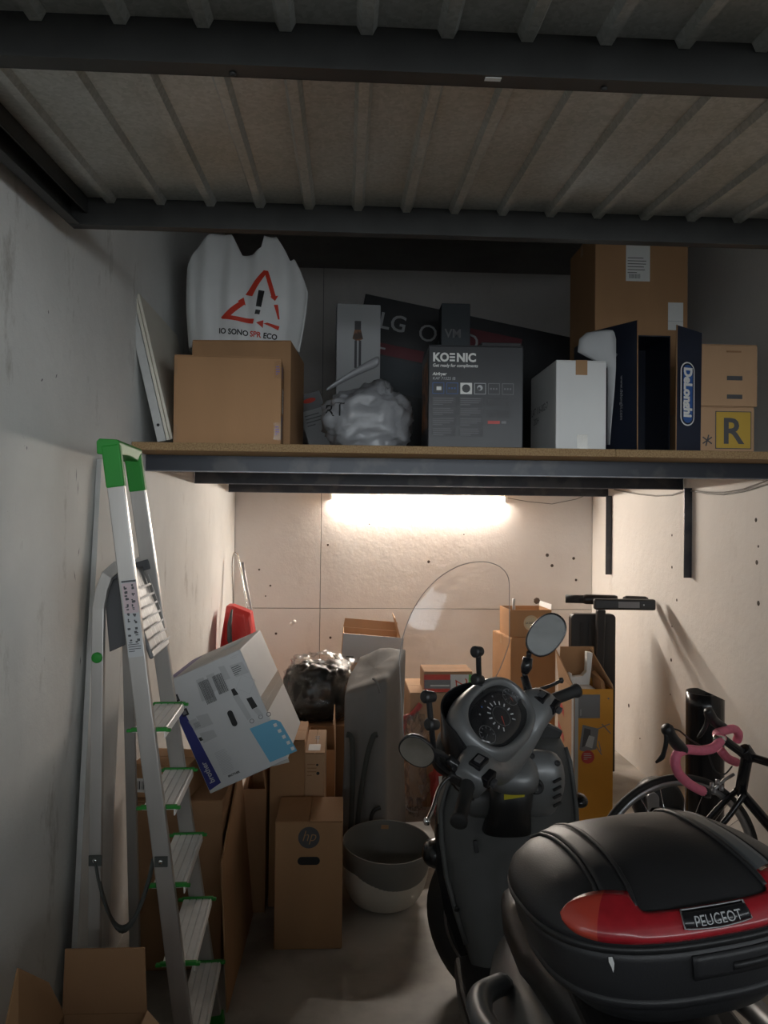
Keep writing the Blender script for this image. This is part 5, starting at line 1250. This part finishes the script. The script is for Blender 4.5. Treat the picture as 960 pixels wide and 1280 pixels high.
# ================================================================ top case
tc = thing('top_case', 'black scooter top case with a red reflector band and maker badge', 'top case', (.510, 1.215, .885), (R(-4), R(-5), R(6)))
def hwz(z):
    K = [(0,.135,.130),(.012,.165,.148),(.04,.195,.170),(.09,.216,.189),(.135,.224,.196),(.150,.226,.197),(.166,.219,.190),(.182,.202,.173),(.197,.174,.149),(.209,.137,.116),(.218,.093,.079),(.224,.048,.041),(.227,.002,.002)]
    for (a, b, c), (d, e, f) in zip(K, K[1:]):
        if z <= d:
            t_ = (z-a)/(d-a); return (b+(e-b)*t_)*.955, c+(f-c)*t_
    return .002, .002
def cs(al, z, off=0):       # al: degrees from the rear (-y), positive to the right
    hw_, hd = hwz(z); a = R(al); e = 2.7
    x, y = hw_*se(math.sin(a), e), -hd*se(math.cos(a), e)
    if off:
        h2, d2 = hwz(z+.004); h1, d1 = hwz(max(0, z-.004)); sl = ((h1-h2)+(d1-d2))/2/.008
        n = V((x/hw_**2 if hw_ else 0, y/hd**2, 0)); n = n.normalized(); n.z = sl; n.normalize()
        return V((x, y, z))+n*off
    return V((x, y, z))
zsl = [0,.006,.012,.025,.04,.065,.09,.115,.132]
zsh = [.138,.15,.158,.166,.174,.182,.190,.197,.203,.209,.214,.218,.2215,.224,.226,.2267,.227]
N = 96
MB().loft([[cs(360*k/N, z) for k in range(N)] for z in zsl]).build('base_shell', M['case'], tc)
MB().loft([[cs(360*k/N, z) for k in range(N)] for z in zsh]).build('lid', M['case'], tc)
MB().loft([[cs(360*k/N, z, o_) for k in range(N)] for z, o_ in ((.130,-.006),(.1305,.0035),(.1395,.0035),(.140,-.006))], cap=False).build('seam_gasket', M['bplast'], tc)
# reflector band
def band(al):
    a = abs(al); tip = 60.0
    lo = .146; hi = .176
    w1 = max(0, min(1, (a-20)/9)); hi += .017*w1*w1*(3-2*w1)          # wings rise
    k = max(0, (a-34)/(tip-34)); k = min(1, k)
    cen = .166
    if a > 34: hi = cen+(hi-cen)*(1-k**2.2)**.5; lo = cen+(lo-cen)*(1-k**2.2)**.5
    return lo, hi
def patch(al0, al1, n, m_, fn, off, nz=6):
    vs = []
    for i in range(n+1):
        al = al0+(al1-al0)*i/n; lo, hi = fn(al)
        for j in range(nz+1): vs.append(cs(al, lo+(hi-lo)*j/nz, off*(1 if 0 < j < nz else .55)))
    q = nz+1
    return vs, [(i*q+j, (i+1)*q+j, (i+1)*q+j+1, i*q+j+1) for i in range(n) for j in range(nz)]
mb = MB(); vs, fs = patch(-60, 60, 80, 0, band, .0055, 8)
mb.add(vs, fs, 0, True)
o_ = mb.build('reflector_band', [M['lens'], M['lensor']], tc, solid=.003)
for k, p in enumerate(o_.data.polygons):
    if k//8 < 13 or k//8 >= 67: p.material_index = 1
# lid ribs and side inserts, recessed centre panel
def line_on(al_fn, z0, z1, off, r_, nm, mt, n=22):
    pts = []
    for i in range(n+1):
        z = z0+(z1-z0)*i/n; pts.append(cs(al_fn(z), z, off))
    return MB().tube(pts, r_, 6).build(nm, M[mt], tc)
def overlid(x, off, n=18, taper=.14):
    # line over the lid at a given x, from the rear lens up across the crest and down the front
    def at_z(z): return x*(1-taper*(z-.181)/.05)
    lo, hi = .181, .2265
    for _ in range(30):
        m = (lo+hi)/2
        if hwz(m)[0] > abs(at_z(m)): lo = m
        else: hi = m
    pts = []
    for i in range(n+1):
        th = math.pi/2*i/n; z = .181+(lo-.181)*math.sin(th); xx = at_z(z); hw_, hd = hwz(z)
        y = -hd*max(0, 1-(abs(xx)/hw_)**2.7)**(1/2.7)
        nn = V((math.copysign(.25, x), -.55*math.cos(th), .85)).normalized()
        pts.append(V((xx, y, z))+nn*off)
    return pts[:-1] + [V((p.x, -p.y, p.z)) for p in pts[::-1]]
for s in (-1, 1):
    for xr, r_ in ((.100, .0045), (.142, .0035)):
        pts = overlid(s*xr, .0015)
        MB().tube(pts, r_, 6).build('lid_rib', M['case'], tc)
    # insert panel between the ribs
    A = overlid(s*.104, .003); B = overlid(s*.138, .003)
    n = min(len(A), len(B)); A, B = A[-n:], B[-n:]
    mb = MB(); vs = []
    for a, b in zip(A, B): vs += [a.lerp(b, i/4) for i in range(5)]
    mb.add(vs, [(i*5+j, i*5+j+1, (i+1)*5+j+1, (i+1)*5+j) for i in range(n-1) for j in range(4)], 0, True)
    mb.build('lid_insert', M['casegrey' if s > 0 else 'case'], tc, solid=.002)
# badge
bd = MB(); vs, fs = patch(-7.6, 7.6, 24, 0, lambda al: (.1545+.003*abs(al)/7.6, .1735), .0095, 4); bd.add(vs, fs, 0, True)
bo = bd.build('badge', M['bgloss'], tc, solid=.003)
fr_pts = [cs(-7.6+15.2*i/16, .1735, .010) for i in range(17)] + [cs(7.6-15.2*i/16, .1545+.003*abs(7.6-15.2*i/16)/7.6, .010) for i in range(17)]
MB().tube(fr_pts+[fr_pts[0]], .0013, 6).build('badge_frame', M['steel'], bo)
sc_al = 9/.0455
def alx(x): return math.copysign(math.degrees(math.asin((abs(x)/.216)**1.35)), x)
def onbadge(x, z): return cs(alx(x), .1585+z, .0125)
PB().text(None, 'PEUGEOT', .0125, 0, 0, 0, bold=.0, sx=1.25, ax='CENTER', fn=onbadge).build('badge_letters', M['lgrey'], bo)
# latch recess and lower rim
vs, fs = patch(-6, 42, 20, 0, lambda al: (.088, .122), .003, 4); MB().add(vs, fs, 0, True).build('latch_cover', M['case'], tc, solid=.004)
vs, fs = patch(2, 30, 12, 0, lambda al: (.096, .106), .007, 2); MB().add(vs, fs, 0, True).build('latch_handle', M['bplast'], tc, solid=.004)
MB().loft([[cs(360*k/N, z, o_) for k in range(N)] for z, o_ in ((.044,-.004),(.046,.004),(.054,.005),(.058,.004),(.060,-.004))], cap=False).build('base_rim', M['case'], tc)
vs, fs = patch(-24.5, -22.5, 3, 0, lambda al: (.108, .130), .0016, 4); 
MB().add([cs(a, z, .0042) for a, z in ((-37,.126),(-35.3,.127),(-34.8,.118),(-35.4,.109),(-36.0,.104),(-36.4,.112),(-37.2,.119))], [tuple(range(7))], 0).build('paint_chip', M['label'], tc)

# ================================================================ bicycle
bk = thing('bicycle', 'dark road bicycle with pink handlebar tape leaning by the right wall', 'bicycle', (1.42, 2.8, 0))
O2 = V(bk.location); B = lambda u, v, y: at(u, v, y)-O2
wc = at(846, 1083, 2.80); wc.z = .338
def bike_wheel(c, ax, nm='front_wheel'):
    z = V(ax).normalized(); Fm = frame(c-O2, V((0,0,1)), z.cross(V((0,0,1))))
    ty = MB().lathe([(.318,-.010),(.326,-.013),(.336,-.009),(.338,0),(.336,.009),(.326,.013),(.318,.010)], 64, cap=False, M=Fm).build('wheel', M['rubber'], bk)
    MB().lathe([(.297,-.006),(.300,-.010),(.320,-.010),(.320,.010),(.300,.010),(.297,.006),(.297,-.006)], 64, cap=False, M=Fm).build('rim', M['steel'], ty)
    MB().lathe([(.008,-.05),(.02,-.035),(.02,-.028),(.011,-.02),(.011,.02),(.02,.028),(.02,.035),(.008,.05)], 16, M=Fm).build('hub', M['dgrey'], ty)
    sp = None
    for k in range(20):
        a = 2*math.pi*k/20+.1
        if sp is None: 
            sp = MB().tube([V((.018,0,0)), V((.299,0,0))], .0013, 5).build('spoke', M['chrome'], ty); so = sp
        else: so = sp.copy(); C.objects.link(so); so.parent = ty
        so.matrix_local = Fm @ Matrix.Rotation(a, 4, 'Z') @ Matrix.Translation((0, 0, .012 if k % 2 else -.012))
    return Fm
bike_wheel(wc, (-.12, 1, 0))
hd = at(934, 945, 2.74); hb2 = at(926, 990, 2.76)
def tb(pts, r_, nm, mt, n=10, k=5): return MB().tube(chain([p-O2 for p in pts], k), r_, n).build(nm, M[mt], bk)
tb([at(940,937,2.735), hd, hb2], .021, 'head_tube', 'bgloss', 12, 2)
for s in (-1, 1):
    d_ = V((s*.004, s*.045, 0)); tb([hb2+d_*.6, hb2.lerp(wc, .3)+d_, wc+d_], .011, 'fork_blade', 'bgloss')
rear = V((1.86, 1.86, .338)); bbk = hb2.lerp(rear, .52); bbk.z = .27; seat = hb2.lerp(rear, .66); seat.z = .86
tb([hd+V((0,0,.0)), hd.lerp(seat, .5)+V((0,0,-.045)), seat+V((0,0,-.09))], .015, 'top_tube', 'bgloss', 12)
tb([hb2, hb2.lerp(bbk, .5), bbk], .019, 'down_tube', 'bgloss', 12)
tb([seat, seat.lerp(bbk, .5), bbk], .015, 'seat_tube', 'bgloss', 12)
for s in (-1, 1):
    d_ = V((.03*s, .03*s, 0)); tb([seat+V((0,0,-.10)), (seat+rear)/2+d_, rear+d_*1.6], .008, 'seat_stay', 'bgloss'); tb([bbk, (bbk+rear)/2+d_, rear+d_*1.6], .009, 'chain_stay', 'bgloss')
ax_ = V((rear-hb2).y, ) if False else V(((rear-hb2).y, -(rear-hb2).x, 0))
bike_wheel(rear, ax_)
MB().loft([[V((0,-.13,-.02)),V((.015,-.13,.0)),V((-.015,-.13,0))],[V((.0,.0,-.03)),V((.03,.0,.0)),V((-.03,.0,0))],[V((0,.12,-.02)),V((.07,.12,.01)),V((-.07,.12,.01))]], M=Matrix.Translation(seat+V((0,0,.05))-O2) @ Matrix.Rotation(R(200), 4, 'Z')).build('saddle', M['bplast'], bk, sub=1)
tb([at(936,944,2.735), at(925,939,2.72), at(903,923,2.70)], [.019]*5+[.016]*6, 'stem', 'bgloss', 12)
MB().tube([B(929,936,2.72), B(939,948,2.73)], .024, 12).build('stem_clamp', M['bgloss'], bk, bevel=.003)
# drop bar: near side
near = [at(903,922,2.70), at(893,934,2.66), at(878,938,2.62), at(858,937,2.58), at(847,942,2.555), at(844,953,2.55), at(848,966,2.555), at(858,977,2.57), at(870,985,2.585), at(879,989,2.60)]
far = [at(903,922,2.70), at(905,914,2.76), at(916,912,2.82), at(922,918,2.87), at(921,925,2.90), at(915,931,2.89), at(905,936,2.87)]
far = [at(899,922,2.70), at(896,918,2.76), at(900,915,2.80), at(916,911,2.86), at(923,917,2.90), at(921,926,2.92)]
low = [at(901,938,2.86), at(910,948,2.88), at(921,953,2.90)]
tb(near, .0165, 'bar_tape', 'pink', 12, 6); tb(far, .0165, 'bar_tape', 'pink', 12, 6); tb(low, .0165, 'bar_tape', 'pink', 12, 6)
MB().tube([B(878,988.5,2.60), B(884,991,2.61)], .0175, 12).build('bar_plug', M['bplast'], bk)
MB().lathe([(.012,-.02),(.014,-.01),(.014,.01),(.012,.02)], 12, M=frame(B(899,924,2.69), (0,0,1), (.2,1,0))).build('bar_clamp', M['chrome'], bk)
def hood(pts, rr, nm='brake_hood'): 
    p = chain([q-O2 for q in pts], 5); n = len(p); r2 = []
    for i in range(n):
        t_ = i/(n-1)*(len(rr)-1); k = min(int(t_), len(rr)-2); r2.append(rr[k]+(rr[k+1]-rr[k])*(t_-k))
    MB().tube(p, r2, 12).build(nm, M['bplast'], bk)
hood([at(855,938,2.575), at(846,930,2.55), at(840,922,2.535), at(835,913,2.525), at(832,908,2.52)], [.017,.021,.020,.019,.022,.015])
hood([at(831,911,2.52), at(833,925,2.52), at(830,940,2.53), at(827,947,2.535), at(820,953,2.55)], [.007,.008,.0075,.009,.004], 'brake_lever')
hood([at(908,912,2.85), at(897,905,2.83), at(889,897,2.81), at(885,887,2.80)], [.016,.020,.019,.021,.015])
hood([at(884,890,2.80), at(883,905,2.81), at(876,918,2.82), at(872,922,2.83)], [.007,.008,.008,.004], 'brake_lever')
tb([at(842,911,2.53), at(850,914,2.55), at(862,924,2.62), at(880,935,2.70)], .003, 'brake_cable', 'bplast', 6)
tb([at(885,940,2.7), at(893,962,2.7), at(905,968,2.72), at(915,958,2.74)], .003, 'brake_cable', 'bplast', 6)
mb = MB()
for u, v in ((890,982),(897,978),(902,985),(893,990),(886,994)): mb.lathe([(.002,-.006),(.011,-.006),(.011,.006),(.002,.006)], 10, M=frame(B(u, v, 2.70), (0,0,1), (.3,1,0)))
mb.tube([B(887,992,2.70), B(896,984,2.70), B(905,975,2.71), B(917,968,2.73)], .006, 6)
mb.build('brake_caliper', M['steel'], bk)
# black roll standing behind the handlebar
rl = thing('plastic_roll', 'tall glossy black roll of sheeting standing behind the pink handlebar', 'roll', (1.68, 3.48, 0))
zt = Z(861, 3.45, 870); rr = .078; rows = []; n = 40
for z in (0, .02, zt*.5, zt*.9, 1.0):
    ring = []
    for k in range(n+1):
        a = R(-100)+2*math.pi*1.10*k/n; r_ = rr*(1+.14*k/n)
        top = zt-.035*max(0, math.cos(a))-.02
        ring.append(V((r_*math.cos(a), r_*math.sin(a), z if z < 1 else top)))
    rows.append(ring)
MB().loft(rows, cap=False, closed=False).build('rolled_sheet', M['bgloss'], rl, solid=.003)
MB().lathe([(.001,.0),(.085,0),(.10,.03),(.105,.10),(.10,.16),(.092,.19)], 32, cap=False).build('roll_boot', M['bplast'], rl)
# black disc with grey arm
fd = thing('exercise_flywheel', 'black disc with a grey arm standing behind the bicycle front wheel', 'wheel', (1.30, 3.22, 0))
c = at(823, 1004, 3.22)-V(fd.location)
Fm = frame(c, (1,0,0), (0,0,1))
MB().lathe([(.02,-.05),(.085,-.05),(.105,-.035),(.11,0),(.105,.025),(.09,.035),(.02,.038)], 40, M=Fm).build('disc', M['bplast'], fd)
p0, p1, p2 = at(815,998,3.17)-V(fd.location), at(817,1040,3.17)-V(fd.location), at(852,1018,3.16)-V(fd.location)
def arm(a, b, w_): 
    d = (b-a).normalized(); q = V((-d.z, 0, d.x)); pts = [a+q*w_*math.cos(R(t_))-d*w_*math.sin(R(t_)) for t_ in range(0,181,20)] + [b+q*(-w_)*.8*math.cos(R(t_))+d*w_*.8*math.sin(R(t_)) for t_ in range(0,181,20)]
    MB().prism([(p.x, p.z) for p in pts], -.012, .012, 0, frame((0, a.y, 0), (1,0,0), (0,0,1))).build('arm', M['steel'], fd, bevel=.002)
arm(p0, p1, .027); arm(p0.lerp(p1, .35), p2, .018)
MB().box((-.13,-.10,0), (.16,.07,.03)).box((-.03,-.035,.03), (.03,.03,c.z-.11)).build('stand', M['bplast'], fd, bevel=.006)
